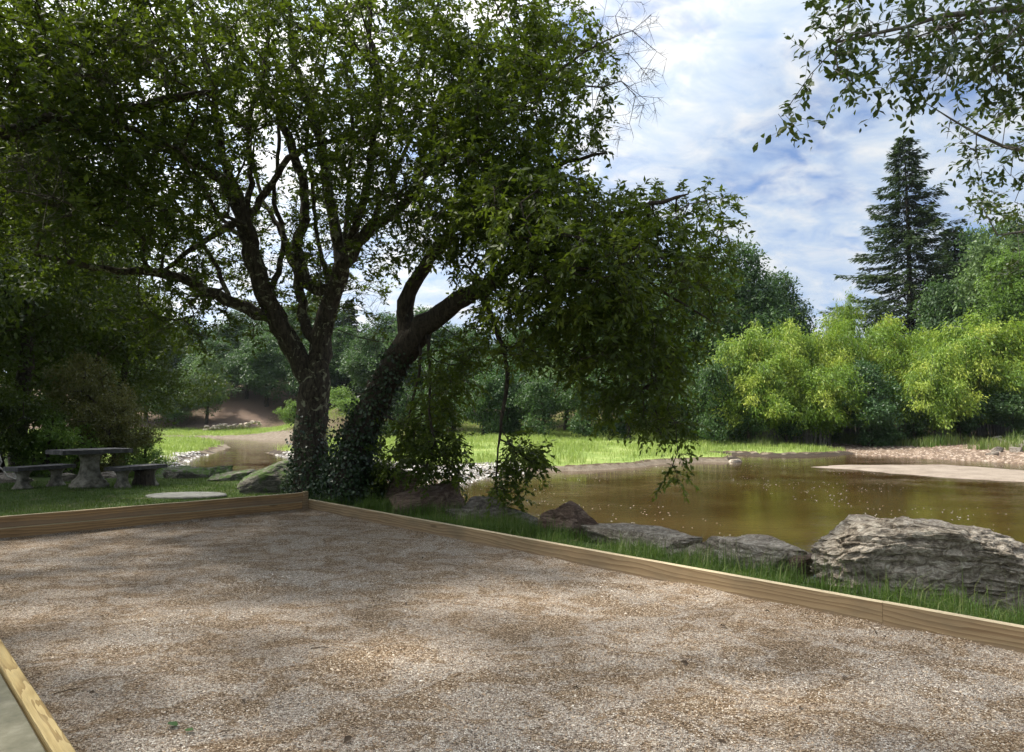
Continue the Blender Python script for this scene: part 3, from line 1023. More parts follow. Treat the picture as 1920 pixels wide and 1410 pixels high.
def slab_bm(L, Wd, T, seed):
    bm = bmesh.new()
    bmesh.ops.create_cube(bm, size=1)
    bmesh.ops.scale(bm, vec=(L, Wd, T), verts=bm.verts)
    bmesh.ops.subdivide_edges(bm, edges=bm.edges, cuts=10, use_grid_fill=True)
    for v in bm.verts:
        k = noise.noise(v.co * 3 + Vector((seed, 0, 0)))
        v.co.x += k * .03; v.co.y += k * .025; v.co.z += noise.noise(v.co * 6 + Vector((0, seed, 0))) * .008
    return bm


PED = [(.15, 0), (.155, .035), (.14, .05), (.125, .07), (.10, .13), (.085, .20), (.085, .27), (.10, .32), (.125, .36), (.13, .385)]


def bench(px0, px1, Ya, Yb, label, n):
    x0 = (px0 - 960) / 1300 * Ya; x1 = (px1 - 960) / 1300 * Yb
    cx_, cy_ = (x0 + x1) / 2, (Ya + Yb) / 2
    L = math.hypot(x1 - x0, Yb - Ya); rz = math.atan2(Yb - Ya, x1 - x0)
    z = hgt(cx_, cy_) - .01
    root = empty('stone_bench', (cx_, cy_, z), rz)
    tag(root, label, 'bench', 'stone benches on the lawn')
    o = bm_obj('seat', slab_bm(L, .46, .075, n), M['stone_top'], root, False, (0, 0, .425))
    for s_ in (-1, 1):
        bm = lathe_bm(PED, 16, .55, .0)
        bm_obj('leg', bm, M['stone_ped'], root, True, (s_ * L * .29, 0, 0))
    return root


bench(25, 133, 13.9, 15.0, 'dark topped stone bench on two pedestals, left of the stone table', 1)
bench(215, 303, 14.3, 15.4, 'stone bench right of the table with a dark stump beside its leg', 2)
x0, x1, Ya, Yb = (105 - 960) / 1300 * 13.9, (236 - 960) / 1300 * 15.0, 13.9, 15.0
cx_, cy_ = (x0 + x1) / 2, (Ya + Yb) / 2
root = empty('stone_table', (cx_, cy_, hgt(cx_, cy_) - .01), math.atan2(Yb - Ya, x1 - x0))
tag(root, 'stone table with a dark slab top on one waisted pedestal', 'table')
bm_obj('table_top', slab_bm(math.hypot(x1 - x0, Yb - Ya), .82, .085, 5), M['stone_top'], root, False, (0, 0, .755))
bm_obj('pedestal', lathe_bm([(.33, 0), (.34, .05), (.33, .09), (.30, .10), (.30, .14), (.25, .18), (.20, .25), (.17, .36), (.155, .50), (.17, .60), (.20, .66), (.23, .71)], 20, .45), M['stone_ped'], root, True)
# stump
p = at(272, 911, .08)
bm = lathe_bm([(.24, -.05), (.22, .08), (.19, .2), (.18, .34), (.17, .36)], 14)
for v in bm.verts:
    k = 1 + .12 * noise.noise(v.co * 6)
    v.co.x *= k; v.co.y *= k
o = bm_obj('tree_stump', bm, M['bark_dark'], None, False, (p[0], p[1] - .05, hgt(p[0], p[1])))
tag(o, 'dark stump of wood standing under the right bench', 'stump')
# flat pale disc in the lawn
p = at(350, 925, .12)
bm = lathe_bm([(.74, -.03), (.76, .0), (.74, .02), (.70, .028)], 40)
for v in bm.verts:
    v.co.x += noise.noise(v.co * 2) * .03
o = bm_obj('stone_disc', bm, M['pale_slab'], None, False, (p[0], p[1], hgt(p[0], p[1]) + .02))
o.scale = (1, .62, 1)
tag(o, 'pale round stone slab lying flat on the lawn', 'stone slab')

# pale sticks at far left
def stick(label, pts, r0, r1, mat, name='stick', cat='stick', group=None, sides=6, extra=()):
    g = Geo(); rng = np.random.default_rng(int(abs(pts[0][0]) * 100) + 1)
    for pp in [pts] + list(extra):
        pp = np.array(pp, float)
        V, F_ = tube_geo(pp, np.linspace(r0, r1, len(pp)), sides, rng, .08); g.add(V, F_)
    o = g.build(name, mat, None, True)
    return tag(o, label, cat, group)


stick('pale bare forked branch lying at the far left of the lawn', [ad(-25, 862, 14.6), ad(5, 880, 14.6), ad(14, 893, 14.7), ad(30, 898, 14.6)], .02, .012, M['deadwood'], 'fallen_branch', 'branch', extra=[[ad(-3, 876, 14.6), ad(3, 866, 14.6), ad(-2, 850, 14.6)]])
stick('short pale broken stick leaning by the left bench', [ad(25, 888, 14.2), ad(35, 899, 14.1)], .025, .02, M['deadwood'], 'broken_stick')


# ------------------------------------------------------------------ tree growing
def sample_blobs(blobs, rng, gaps=()):
    out = []
    for (px, py, Y, rx, ry, rY, n) in blobs:
        d = rand_dirs(rng, n) * (rng.random((n, 1)) ** (1 / 2.6))
        for dx in d:
            u, v, yy = px + dx[0] * rx, py + dx[1] * ry, Y + dx[2] * rY
            bad = False
            for (gx_, gy_, gr, pr) in gaps:
                if (u - gx_) ** 2 + (v - gy_) ** 2 < gr * gr and rng.random() < pr: bad = True
            if not bad and yy > 1.5: out.append(ad(u, v, yy))
    return np.array(out)


def world_blobs(blobs, rng, k=1.0):
    blobs = [(*b[:6], int(b[6] * k)) for b in blobs]
    out = []
    for (x, y, z, rx, ry, rz_, n) in blobs:
        d = rand_dirs(rng, n) * (rng.random((n, 1)) ** (1 / 2.6))
        out.append(np.array([x, y, z]) + d * np.array([rx, ry, rz_]))
    return np.concatenate(out)


def grow(limbs, targets, rng, bare=None, step=.3, balance=.22, tip=.006, expo=2.25, jitter=.05, sag=0.0):
    pos = []; par = []; rad = []; path = []
    for li, limb in enumerate(limbs):
        pts = np.array([p[:3] for p in limb], float); rs = np.array([p[3] for p in limb], float)
        # smooth resample
        seg = np.linalg.norm(np.diff(pts, axis=0), axis=1); cum = np.concatenate([[0], np.cumsum(seg)])
        m_ = max(2, int(cum[-1] / .18))
        tt = np.linspace(0, cum[-1], m_ + 1)
        rp = np.stack([np.interp(tt, cum, pts[:, k]) for k in range(3)], 1)
        for _ in range(3): rp[1:-1] = (rp[:-2] + 2 * rp[1:-1] + rp[2:]) / 4
        rr_ = np.interp(tt, cum, rs)
        kk_ = max(3, int(cum[-1] / .7)); kn = rng.normal(size=(kk_ + 1, 3)) * .055; kn[0] = 0
        kd = np.stack([np.interp(tt, np.linspace(0, cum[-1], kk_ + 1), kn[:, q_]) for q_ in range(3)], 1)
        rp = rp + kd * np.clip((.26 - rr_) / .2, 0, 1)[:, None]
        for _ in range(2): rp[1:-1] = (rp[:-2] + 2 * rp[1:-1] + rp[2:]) / 4
        rp[1:] += rng.normal(size=rp[1:].shape) * np.minimum(rr_[1:], .05)[:, None] * .35
        if li == 0:
            prev = -1; pl = 0.0
        else:
            d = np.linalg.norm(np.array(pos) - rp[0], axis=1); prev = int(d.argmin()); pl = path[prev]
        for i in range(len(rp)):
            if li and i == 0: continue
            if prev >= 0: pl += float(np.linalg.norm(rp[i] - np.array(pos[prev])))
            pos.append(rp[i]); par.append(prev); rad.append(rr_[i]); path.append(pl)
            prev = len(pos) - 1
    nlimb = len(pos)
    P = np.zeros((nlimb + len(targets) * 40 + 10, 3)); P[:nlimb] = pos
    PL = np.zeros(len(P)); PL[:nlimb] = path
    zlow = min(p[2] for p in pos)
    ok0 = np.array([p[2] > zlow + .8 for p in pos])
    d0 = np.array([np.min(np.linalg.norm(P[:nlimb] - t_, axis=1)) for t_ in targets])
    order = list(np.argsort(d0))
    if bare is not None and len(bare):
        nt = len(targets); targets = np.concatenate([targets, bare])
        P = np.concatenate([P, np.zeros((len(bare) * 40, 3))]); PL = np.concatenate([PL, np.zeros(len(bare) * 40)])
        order += list(range(nt, nt + len(bare)))
    else: nt = len(targets)
    nleaf = None
    n = nlimb; tips = []
    okm = np.zeros(len(P), bool); okm[:nlimb] = ok0
    for oi in order:
        if oi >= nt and nleaf is None: nleaf = n
        t_ = targets[oi]
        d = np.linalg.norm(P[:n] - t_, axis=1)
        cost = d + balance * PL[:n] + np.where(okm[:n], 0, 50)
        k = int(cost.argmin()); L = d[k]
        if L < .12: continue
        p0 = P[k]
        pdir = (P[k] - P[par[k]]) if par[k] >= 0 else np.array([0, 0, 1.0])
        pdir = pdir / max(np.linalg.norm(pdir), 1e-6)
        ctrl = p0 + pdir * L * .38 + np.array([0, 0, .10 * L]) * (1 - sag)
        m_ = max(1, int(L / step))
        prev = k
        for i in range(1, m_ + 1):
            s_ = i / m_
            q_ = (1 - s_) ** 2 * p0 + 2 * s_ * (1 - s_) * ctrl + s_ * s_ * t_
            q_ = q_ + rng.normal(size=3) * jitter * (1 if i < m_ else .3)
            P[n] = q_; par.append(prev); rad.append(tip if nleaf is None else tip * .45); okm[n] = True
            PL[n] = PL[prev] + np.linalg.norm(q_ - P[prev])
            prev = n; n += 1
        tips.append(prev)
    P = P[:n]; par = np.array(par); base = np.array(rad)
    acc = np.zeros(n); has = np.zeros(n, bool)
    has[par[par >= 0]] = True
    R = np.zeros(n)
    for i in range(n - 1, -1, -1):
        r_ = acc[i] ** (1 / expo) if has[i] else base[i]
        if i < nlimb: r_ = base[i] if base[i] > .03 else max(r_, base[i])
        R[i] = r_
        if par[i] >= 0: acc[par[i]] += r_ ** expo
    for i in range(nlimb, n):
        R[i] = min(R[i], R[par[i]] * .85 if par[i] < nlimb else R[par[i]])
    grow.nleaf = nleaf if nleaf is not None else n
    return P, par, R, nlimb


def skeleton_geo(g, P, par, R, rng, minr=.0):
    n = len(P); ch = [[] for _ in range(n)]
    for i in range(n):
        if par[i] >= 0: ch[par[i]].append(i)
    stack = [(0, -1)]
    while stack:
        i, p = stack.pop()
        idx = [p, i] if p >= 0 else [i]
        k = i
        while ch[k]:
            c = sorted(ch[k], key=lambda q_: -R[q_])
            for o_ in c[1:]: stack.append((o_, k))
            k = c[0]; idx.append(k)
        if len(idx) < 2: continue
        r_ = R[idx].copy()
        if p >= 0: r_[0] = min(r_[0], r_[1] * 1.35)
        r_[-1] *= .5
        if r_.max() < minr: continue
        mr = r_.max()
        sides = 14 if mr > .12 else 9 if mr > .05 else 6 if mr > .02 else 4 if mr > .01 else 3
        V, F_ = tube_geo(P[idx], r_, sides, rng, .07 if mr > .03 else .0)
        g.add(V, F_)


def foliage(P, par, R, nlimb, rng, rmax=.022, twigs=3, tlen=(.25, .5), per=11, leafL=(.06, .1), aspect=.4, droop=.25, tmpl=LEAF4,
            up=.15, center=None, keep=1.0, twig_r=.0035, bright=0.0, updir=.7):
    n = len(P)
    sel = np.where((np.arange(n) >= nlimb) & (np.arange(n) < grow.nleaf) & (R < rmax) & (rng.random(n) < keep))[0]
    S0 = np.repeat(P[sel], twigs, 0) + rng.normal(size=(len(sel) * twigs, 3)) * .02
    pd = nrm(np.repeat(P[sel] - P[par[sel]], twigs, 0))
    D = nrm(pd * .6 + rand_dirs(rng, len(S0)) * .9 + np.array([0, 0, up - droop * .5]))
    L = rng.uniform(tlen[0], tlen[1], len(S0))
    end = S0 + D * L[:, None] + np.array([0, 0, -1.0]) * (L ** 2 * droop)[:, None]
    # twigs: 3-sided spikes
    u = nrm(np.cross(D, np.array([.3, .2, 1.0]))); v = np.cross(D, u)
    V = np.stack([S0 + u * twig_r, S0 + (-.5 * u + .87 * v) * twig_r, S0 + (-.5 * u - .87 * v) * twig_r, end], 1)
    f = np.array([[0, 1, 3], [1, 2, 3], [2, 0, 3]])
    tw = (V.reshape(-1, 3), (f[None] + (np.arange(len(S0)) * 4)[:, None, None]).reshape(-1, 3))
    bs = np.arange(grow.nleaf, n)
    if len(bs):
        b0 = np.repeat(P[bs], 4, 0) + (np.repeat(P[par[bs]] - P[bs], 4, 0)) * rng.random((len(bs) * 4, 1))
        bd = nrm(nrm(np.repeat(P[bs] - P[par[bs]], 4, 0)) * .8 + rand_dirs(rng, len(b0)) * .9)
        bl = rng.uniform(.08, .30, len(b0))[:, None]
        bm_ = b0 + bd * bl * .5; be = bm_ + nrm(bd + rand_dirs(rng, len(b0)) * .5) * bl * .5
        uu = nrm(np.cross(bd, np.array([.3, .2, 1.0]))); vv = np.cross(bd, uu); r1 = .0026; r2 = .0018
        VB = np.stack([b0 + uu * r1, b0 + (-.5 * uu + .87 * vv) * r1, b0 + (-.5 * uu - .87 * vv) * r1,
                       bm_ + uu * r2, bm_ + (-.5 * uu + .87 * vv) * r2, bm_ + (-.5 * uu - .87 * vv) * r2, be], 1)
        fb = np.array([[0, 1, 3], [1, 4, 3], [1, 2, 4], [2, 5, 4], [2, 0, 5], [0, 3, 5], [3, 4, 6], [4, 5, 6], [5, 3, 6]])
        k0 = len(tw[0])
        tw = (np.concatenate([tw[0], VB.reshape(-1, 3)]), np.concatenate([tw[1], (fb[None] + (np.arange(len(b0)) * 7)[:, None, None]).reshape(-1, 3) + k0]))
    # leaves
    m_ = len(S0)
    tt = (np.tile(np.arange(per), m_) + rng.random(m_ * per)) / per
    tt = .12 + .88 * tt
    k = np.repeat(np.arange(m_), per)
    LP = S0[k] + D[k] * (L[k] * tt)[:, None] + np.array([0, 0, -1.0]) * ((L[k] * tt) ** 2 * droop)[:, None]
    side = np.where(np.tile(np.arange(per) % 2, m_) == 0, 1, -1)[:, None]
    lat = nrm(np.cross(D[k], np.array([0, 0, 1.0])) + rng.normal(size=(m_ * per, 3)) * .35) * side
    LD = nrm(D[k] * .55 + lat * .8 + rng.normal(size=(m_ * per, 3)) * .35 + np.array([0, 0, -droop * .5]))
    LN = nrm(np.array([0, 0, updir]) + rng.normal(size=(m_ * per, 3)) * .55)
    ll = rng.uniform(leafL[0], leafL[1], m_ * per) * (1 - .35 * (tt > .9))
    LV, LF = leaves_geo(LP, LD, LN, ll, ll * aspect * rng.uniform(.8, 1.2, m_ * per), tmpl)
    kk = len(tmpl[0])
    base_t = np.repeat(rng.normal(.40, .17, len(sel)), twigs)          # every spray has its own tone
    tn = base_t[k] + rng.normal(size=m_ * per) * .13 + (tt > .85) * .12 + bright
    return tw, (LV, LF, np.repeat(np.clip(tn, 0, 1), kk))


def build_tree(name, label, base, limbs, targets, seed, leafmat, barkmat, cat='tree', group=None, ivy=None, gk={}, fk={}, bare=None):
    rng = np.random.default_rng(seed)
    P, par, R, nl = grow(limbs, targets, rng, bare=bare, **gk)
    root = empty(name, base)
    tag(root, label, cat, group)
    g = Geo(); skeleton_geo(g, P, par, R, rng)
    tw, lv = foliage(P, par, R, nl, rng, **fk)
    g.add(tw[0], tw[1])
    b = np.array(base, float)
    V = np.concatenate(g.V) - b
    mesh_np('trunk', V, [np.concatenate(v) for v in g.F.values()], barkmat, root, smooth=True)
    mesh_np('crown', lv[0] - b, lv[1], leafmat, root, lv[2])
    if ivy:
        zmax, dens, spread = ivy
        sel = np.array([i for i in range(nl) if R[i] > .08 and P[i][2] < zmax])
        m_ = int(dens)
        k = rng.choice(sel, m_, p=(lambda w_: w_ / w_.sum())(np.exp(-(P[sel][:, 2] - P[sel][:, 2].min()) / (zmax * .5))))
        d = rand_dirs(rng, m_); d[:, 2] *= .3
        low = np.exp(-(P[k][:, 2] - P[sel][:, 2].min()) / .5)
        LP = P[k] + nrm(d) * (R[k] * 1.02 + rng.random(m_) * (spread * .25 + spread * low))[:, None] + rng.normal(size=(m_, 3)) * np.array([.02, .02, .12])
        LD = nrm(d * .3 + rng.normal(size=(m_, 3)) * .5 + np.array([0, 0, -.6]))
        LN = nrm(d + rng.normal(size=(m_, 3)) * .4)
        ll = rng.uniform(.028, .075, m_)
        V, F_ = leaves_geo(LP, LD, LN, ll, ll * .85, LEAF6)
        mesh_np('ivy', V - b, F_, M['leaf_ivy'], root, np.repeat(np.clip(rng.normal(.45, .2, m_), 0, 1), 7))
    return root


def limb(pts, Y=None):
    """list of (px, py, Y, radius in m) -> world"""
    return [(*ad(a, b, y), r) for a, b, y, r in pts]


# ---- forked tree
GAPS = [(a_, b_, r_, p_ if p_ > .88 and b_ > 600 else p_ * .78) for a_, b_, r_, p_ in [(545, 350, 62, .9), (520, 300, 40, .8), (590, 430, 30, .5), (430, 590, 55, .75), (560, 560, 40, .85), (700, 530, 60, .8), (730, 600, 45, .8), (330, 560, 40, .7),
        (380, 470, 40, .55), (520, 440, 30, .7), (360, 660, 80, .45), (250, 560, 50, .6), (650, 620, 50, .85), (610, 660, 60, .8), (480, 760, 120, .97), (480, 840, 90, 1), (380, 800, 90, .9),
        (700, 700, 45, .5), (640, 780, 50, .95), (900, 30, 60, .5), (190, 290, 45, .6), (130, 350, 40, .6), (250, 210, 50, .6), (400, 95, 40, .5), (580, 130, 40, .5), (350, 380, 45, .5),
        (1040, 270, 28, .7), (1000, 230, 30, .5)]]
base = at(587, 937, .02)
fork = limb([(587, 950, 13.3, .42), (585, 925, 13.3, .37), (583, 880, 13.3, .335), (582, 830, 13.3, .31), (585, 770, 13.3, .29), (590, 725, 13.3, .30), (597, 690, 13.3, .23),
             (604, 650, 13.3, .20), (614, 610, 13.3, .185), (622, 570, 13.3, .17), (632, 530, 13.2, .165), (645, 490, 13.1, .16), (672, 455, 12.9, .12), (710, 418, 12.5, .10),
             (765, 372, 12, .085), (820, 310, 11.5, .07), (880, 230, 11, .05), (930, 150, 10.8, .035)])
l2 = limb([(588, 725, 13.3, .2), (565, 680, 13.2, .20), (545, 645, 13.1, .195), (520, 600, 13.0, .185), (502, 560, 12.9, .17), (485, 510, 12.8, .165), (472, 460, 12.7, .16), (462, 420, 12.6, .155),
           (455, 395, 12.6, .14), (420, 345, 12.4, .11), (380, 305, 12.2, .10), (310, 268, 11.8, .08), (230, 235, 11.3, .06), (130, 200, 10.8, .045)])
l3 = limb([(515, 592, 13.0, .12), (485, 590, 12.8, .115), (450, 570, 12.6, .11), (405, 548, 12.3, .10), (340, 525, 12.0, .085), (280, 508, 11.7, .07), (210, 505, 11.4, .055), (130, 480, 11, .04), (50, 470, 10.5, .03)])
l4 = limb([(458, 400, 12.6, .09), (440, 350, 12.6, .085), (418, 300, 12.5, .08), (405, 250, 12.4, .075), (402, 180, 12.3, .065), (395, 110, 12.2, .055), (370, 40, 12.1, .045), (345, -40, 12, .035)])
l5 = limb([(470, 405, 12.6, .07), (505, 350, 12.6, .065), (540, 295, 12.5, .06), (580, 262, 12.5, .05), (640, 255, 12.5, .04), (700, 230, 12.4, .03)])
l6 = limb([(628, 540, 13.2, .11), (600, 545, 13.3, .11), (580, 555, 13.4, .12), (565, 500, 13.5, .11), (560, 440, 13.5, .10), (575, 390, 13.5, .09), (560, 320, 13.4, .085), (540, 255, 13.3, .08), (515, 195, 13.2, .075), (490, 150, 13.1, .07), (440, 85, 13, .06), (385, 15, 12.9, .05), (350, -40, 12.8, .04)])
l7 = limb([(640, 495, 13.1, .12), (628, 440, 13.1, .11), (618, 390, 13.0, .10), (612, 320, 12.9, .09), (598, 250, 12.8, .08), (575, 180, 12.7, .07), (548, 100, 12.6, .055), (540, 0, 12.5, .04), (535, -60, 12.4, .03)])
l8 = limb([(650, 480, 13, .09), (668, 420, 12.8, .085), (690, 350, 12.6, .075), (705, 260, 12.3, .065), (712, 160, 12.1, .055), (700, 60, 12, .045), (690, -40, 11.9, .035)])
l9 = limb([(582, 640, 13.2, .10), (575, 590, 13.4, .10), (565, 560, 13.5, .095), (548, 500, 13.7, .08), (535, 440, 13.9, .06), (500, 390, 14.1, .045), (480, 300, 14.3, .035)])
lx = [limb([(610, 640, 13.2, .06), (632, 560, 13.4, .05), (600, 470, 13.6, .045), (590, 380, 13.7, .04), (570, 280, 13.6, .035), (590, 160, 13.4, .028), (620, 60, 13.2, .02)]),
      limb([(500, 555, 12.9, .06), (520, 480, 13.1, .05), (515, 400, 13.2, .045), (530, 300, 13.2, .038), (520, 200, 13.1, .03), (560, 90, 13, .02)]),
      limb([(490, 520, 12.8, .05), (440, 440, 12.9, .042), (400, 380, 13, .036), (340, 320, 13, .03), (290, 240, 12.8, .022), (250, 150, 12.6, .015)]),
      limb([(640, 500, 13.1, .06), (660, 400, 13.3, .05), (650, 300, 13.3, .042), (662, 190, 13.2, .034), (650, 80, 13.1, .026)]),
      limb([(690, 440, 12.7, .05), (740, 330, 12.6, .042), (770, 220, 12.4, .034), (800, 110, 12.2, .026), (815, 10, 12, .018)]),
      limb([(440, 585, 12.5, .05), (400, 500, 12.6, .04), (370, 430, 12.6, .034), (330, 380, 12.5, .028), (300, 300, 12.4, .02)])]
l10 = limb([(460, 400, 12.6, .06), (470, 340, 12.6, .055), (472, 270, 12.5, .05), (478, 220, 12.5, .045), (492, 150, 12.4, .04), (510, 60, 12.3, .03)])
l11 = limb([(456, 408, 12.6, .08), (420, 425, 12.5, .07), (385, 440, 12.4, .055), (340, 480, 12.2, .04), (300, 520, 12.0, .03)])
l12 = limb([(820, 310, 11.5, .05), (900, 270, 10.8, .04), (980, 200, 10.4, .03), (1060, 125, 10, .02), (1130, 75, 9.8, .012), (1180, 60, 9.7, .006)])
rngf = np.random.default_rng(77)
blobs_fork = [(a_, b_, c_, d_, e_, f_, int(n_ * 1.45)) for a_, b_, c_, d_, e_, f_, n_ in [
    (90, 90, 9.5, 190, 160, 2.5, 130), (280, 120, 10.8, 200, 170, 3.0, 165), (470, 60, 12.5, 180, 150, 3.0, 130), (640, 90, 12.5, 170, 170, 3.2, 100),
    (800, 120, 11.5, 160, 170, 2.8, 120), (940, 130, 10.5, 150, 170, 2.5, 120), (1040, 160, 10.5, 110, 160, 2.0, 80),
    (100, 300, 10.8, 180, 130, 2.8, 110), (280, 330, 11.8, 170, 130, 2.5, 105), (150, 430, 11.5, 170, 90, 2.5, 60), (330, 440, 12, 110, 80, 2.0, 36),
    (700, 300, 12, 150, 150, 2.6, 95), (840, 320, 10.8, 140, 150, 2.4, 110), (960, 330, 10.2, 120, 140, 2.2, 80), (750, 420, 12, 120, 80, 2, 40),
    (420, 230, 13, 130, 120, 3, 70), (610, 220, 13.5, 110, 110, 2.5, 70), (300, 600, 12.5, 110, 60, 1.8, 22), (420, 640, 13, 90, 60, 1.5, 16), (90, -90, 9, 300, 110, 3, 50), (500, -120, 11, 400, 110, 3, 70), (470, 470, 13.8, 200, 130, 1.5, 120), (560, 380, 14.0, 150, 110, 1.4, 70), (650, 560, 14.2, 120, 90, 1.2, 60), (330, 570, 12.5, 130, 70, 1.4, 40), (200, 330, 9.5, 200, 150, 1.5, 60), (900, -90, 10.5, 250, 100, 3, 45)]]
tg = sample_blobs(blobs_fork, rngf, GAPS)
bareF = sample_blobs([(1150, 70, 9.8, 110, 90, .8, 90), (1180, 170, 10, 70, 80, .8, 60), (1130, 260, 10.2, 60, 60, .7, 30), (60, 330, 7.5, 90, 120, .8, 60), (200, 120, 8.0, 160, 90, 1, 70), (500, 470, 12.5, 220, 150, 1.4, 330), (350, 560, 12, 130, 90, 1, 90), (640, 520, 13, 90, 120, .8, 80), (850, 380, 10, 180, 150, 1, 100), (700, 620, 12.4, 90, 80, .8, 60)], rngf)
build_tree('forked_tree', 'tall tree with a forked lichen-covered trunk wrapped in ivy, behind the corner post', tuple(base), [fork, l2, l3, l4, l5, l6, l7, l8, l9, l10, l11, l12] + lx, tg, 101,
           M['leaf_oak'], M['bark'], bare=bareF, ivy=(1.5, 3600, .26), gk=dict(balance=.16, jitter=.045),
           fk=dict(twigs=4, per=13, leafL=(.07, .125), aspect=.44, tlen=(.22, .52), rmax=.026))

# ---- leaning tree
base = at(655, 945, .02)
t1 = limb([(652, 960, 12.7, .46), (652, 930, 12.7, .42), (655, 885, 12.7, .36), (665, 840, 12.6, .30), (690, 780, 12.5, .275), (716, 720, 12.4, .26), (748, 668, 12.2, .25), (775, 628, 12.0, .24),
           (812, 600, 11.8, .18), (850, 572, 11.6, .155), (895, 543, 11.3, .13), (945, 508, 11, .11), (1000, 470, 10.7, .09), (1060, 440, 10.4, .07), (1130, 420, 10.2, .05), (1210, 400, 10, .035), (1300, 380, 9.9, .02)])
t2 = limb([(770, 632, 12.0, .16), (752, 595, 12.1, .15), (765, 560, 12.0, .14), (785, 515, 11.9, .12), (815, 470, 11.6, .10), (850, 420, 11.3, .085), (900, 370, 11, .07), (970, 330, 10.5, .05), (1050, 300, 10.1, .035), (1130, 290, 9.9, .02)])
t3 = limb([(905, 540, 11.3, .06), (930, 590, 10.9, .045), (945, 650, 10.7, .038), (957, 720, 10.6, .032), (966, 770, 10.6, .028), (950, 808, 10.6, .022), (935, 825, 10.6, .018), (937, 860, 10.6, .012), (930, 930, 10.6, .006)])
t4 = limb([(960, 500, 10.9, .06), (1020, 500, 10.6, .05), (1090, 520, 10.3, .04), (1150, 570, 10.1, .03), (1200, 650, 10.1, .02), (1240, 740, 10.1, .012)])
t5 = limb([(800, 615, 11.9, .04), (805, 660, 11.6, .03), (810, 720, 11.5, .025), (800, 790, 11.4, .018), (815, 850, 11.4, .01)])
t6 = limb([(785, 628, 11.9, .035), (790, 680, 11.8, .028), (775, 740, 11.7, .022), (760, 800, 11.7, .015)])
t7 = limb([(1000, 472, 10.7, .05), (1080, 480, 10.2, .04), (1180, 500, 9.9, .03), (1270, 540, 10, .02), (1330, 600, 10.2, .012)])
blobs_lean = [(a_, b_, c_, d_, e_, f_, int(n_ * 1.25)) for a_, b_, c_, d_, e_, f_, n_ in [
    (900, 420, 10.3, 120, 120, 2.0, 70), (1010, 400, 9.3, 130, 120, 2.0, 105), (1100, 470, 9.4, 130, 120, 2.0, 110), (1000, 530, 10, 140, 90, 2.0, 70), (1180, 510, 9.8, 130, 110, 1.8, 80),
    (1270, 470, 10.4, 100, 90, 1.6, 42), (1130, 640, 10, 110, 100, 1.6, 60), (1225, 650, 10, 80, 110, 1.5, 48), (1020, 640, 10.4, 100, 70, 1.4, 24), (900, 610, 11, 80, 80, 1.3, 22),
    (1240, 755, 10.1, 55, 60, 1.0, 24), (1140, 750, 10.2, 45, 50, .8, 12), (1270, 850, 10.1, 20, 45, .3, 5),
    (830, 700, 11.8, 65, 90, 1.0, 46), (795, 800, 11.8, 65, 70, .8, 44), (825, 855, 11.6, 55, 55, .6, 36), (740, 870, 12.2, 25, 45, .5, 7),
    (975, 850, 10.6, 50, 45, .5, 26), (940, 910, 10.6, 32, 30, .4, 11), (1290, 410, 10.6, 95, 60, 1.0, 22), (1190, 400, 10.2, 70, 60, 1.3, 26), (1345, 560, 10.6, 40, 60, .8, 9)]]
tg = sample_blobs(blobs_lean, rngf, [(700, 700, 45, .7), (730, 610, 50, .85), (775, 620, 45, 1), (745, 670, 48, 1), (715, 725, 48, 1), (690, 780, 45, 1), (665, 840, 50, 1), (820, 590, 32, .9), (865, 560, 30, .9), (785, 520, 28, .8), (870, 760, 30, .8), (905, 830, 25, .9), (1010, 770, 40, .8), (1000, 900, 25, .8), (640, 780, 50, 1)])
build_tree('leaning_tree', 'thick ivy-clad tree leaning right with branches drooping over the water', tuple(base), [t1, t2, t3, t4, t5, t6, t7], tg, 202,
           M['leaf_oak'], M['bark_dark'], ivy=(2.7, 9500, .42), gk=dict(balance=.14, jitter=.04, sag=.8),
           fk=dict(twigs=4, per=13, leafL=(.075, .13), aspect=.40, tlen=(.22, .50), droop=.6, up=0, bright=.08, rmax=.026))

# ---- tree outside the frame at the left whose crown hangs over the court
base = np.array([-9.5, 7.0, hgt(-9.5, 7.0)])
trk = [(-9.5, 7, -.1, .32), (-9.3, 7, 1.5, .26), (-9.0, 6.8, 3.2, .23), (-8.3, 6.4, 5.0, .19), (-7.2, 5.6, 6.8, .14), (-5.8, 5.0, 8.2, .10), (-4.5, 4.8, 9.0, .06)]
b1 = [(-9.0, 6.8, 3.2, .15), (-8.0, 7.8, 4.4, .12), (-6.8, 8.6, 5.2, .09), (-5.4, 9.3, 5.8, .06), (-4.2, 9.8, 6.2, .04)]
b2 = [(-8.3, 6.4, 5.0, .13), (-6.8, 5.0, 6.0, .10), (-4.8, 3.6, 6.6, .075), (-2.8, 2.6, 7.0, .05), (-1.0, 2.0, 7.2, .03)]
b3 = [(-9.0, 6.8, 3.4, .13), (-9.6, 8.6, 4.6, .1), (-9.6, 10.4, 5.3, .07), (-9.2, 12, 5.6, .05)]
rl = np.random.default_rng(5)
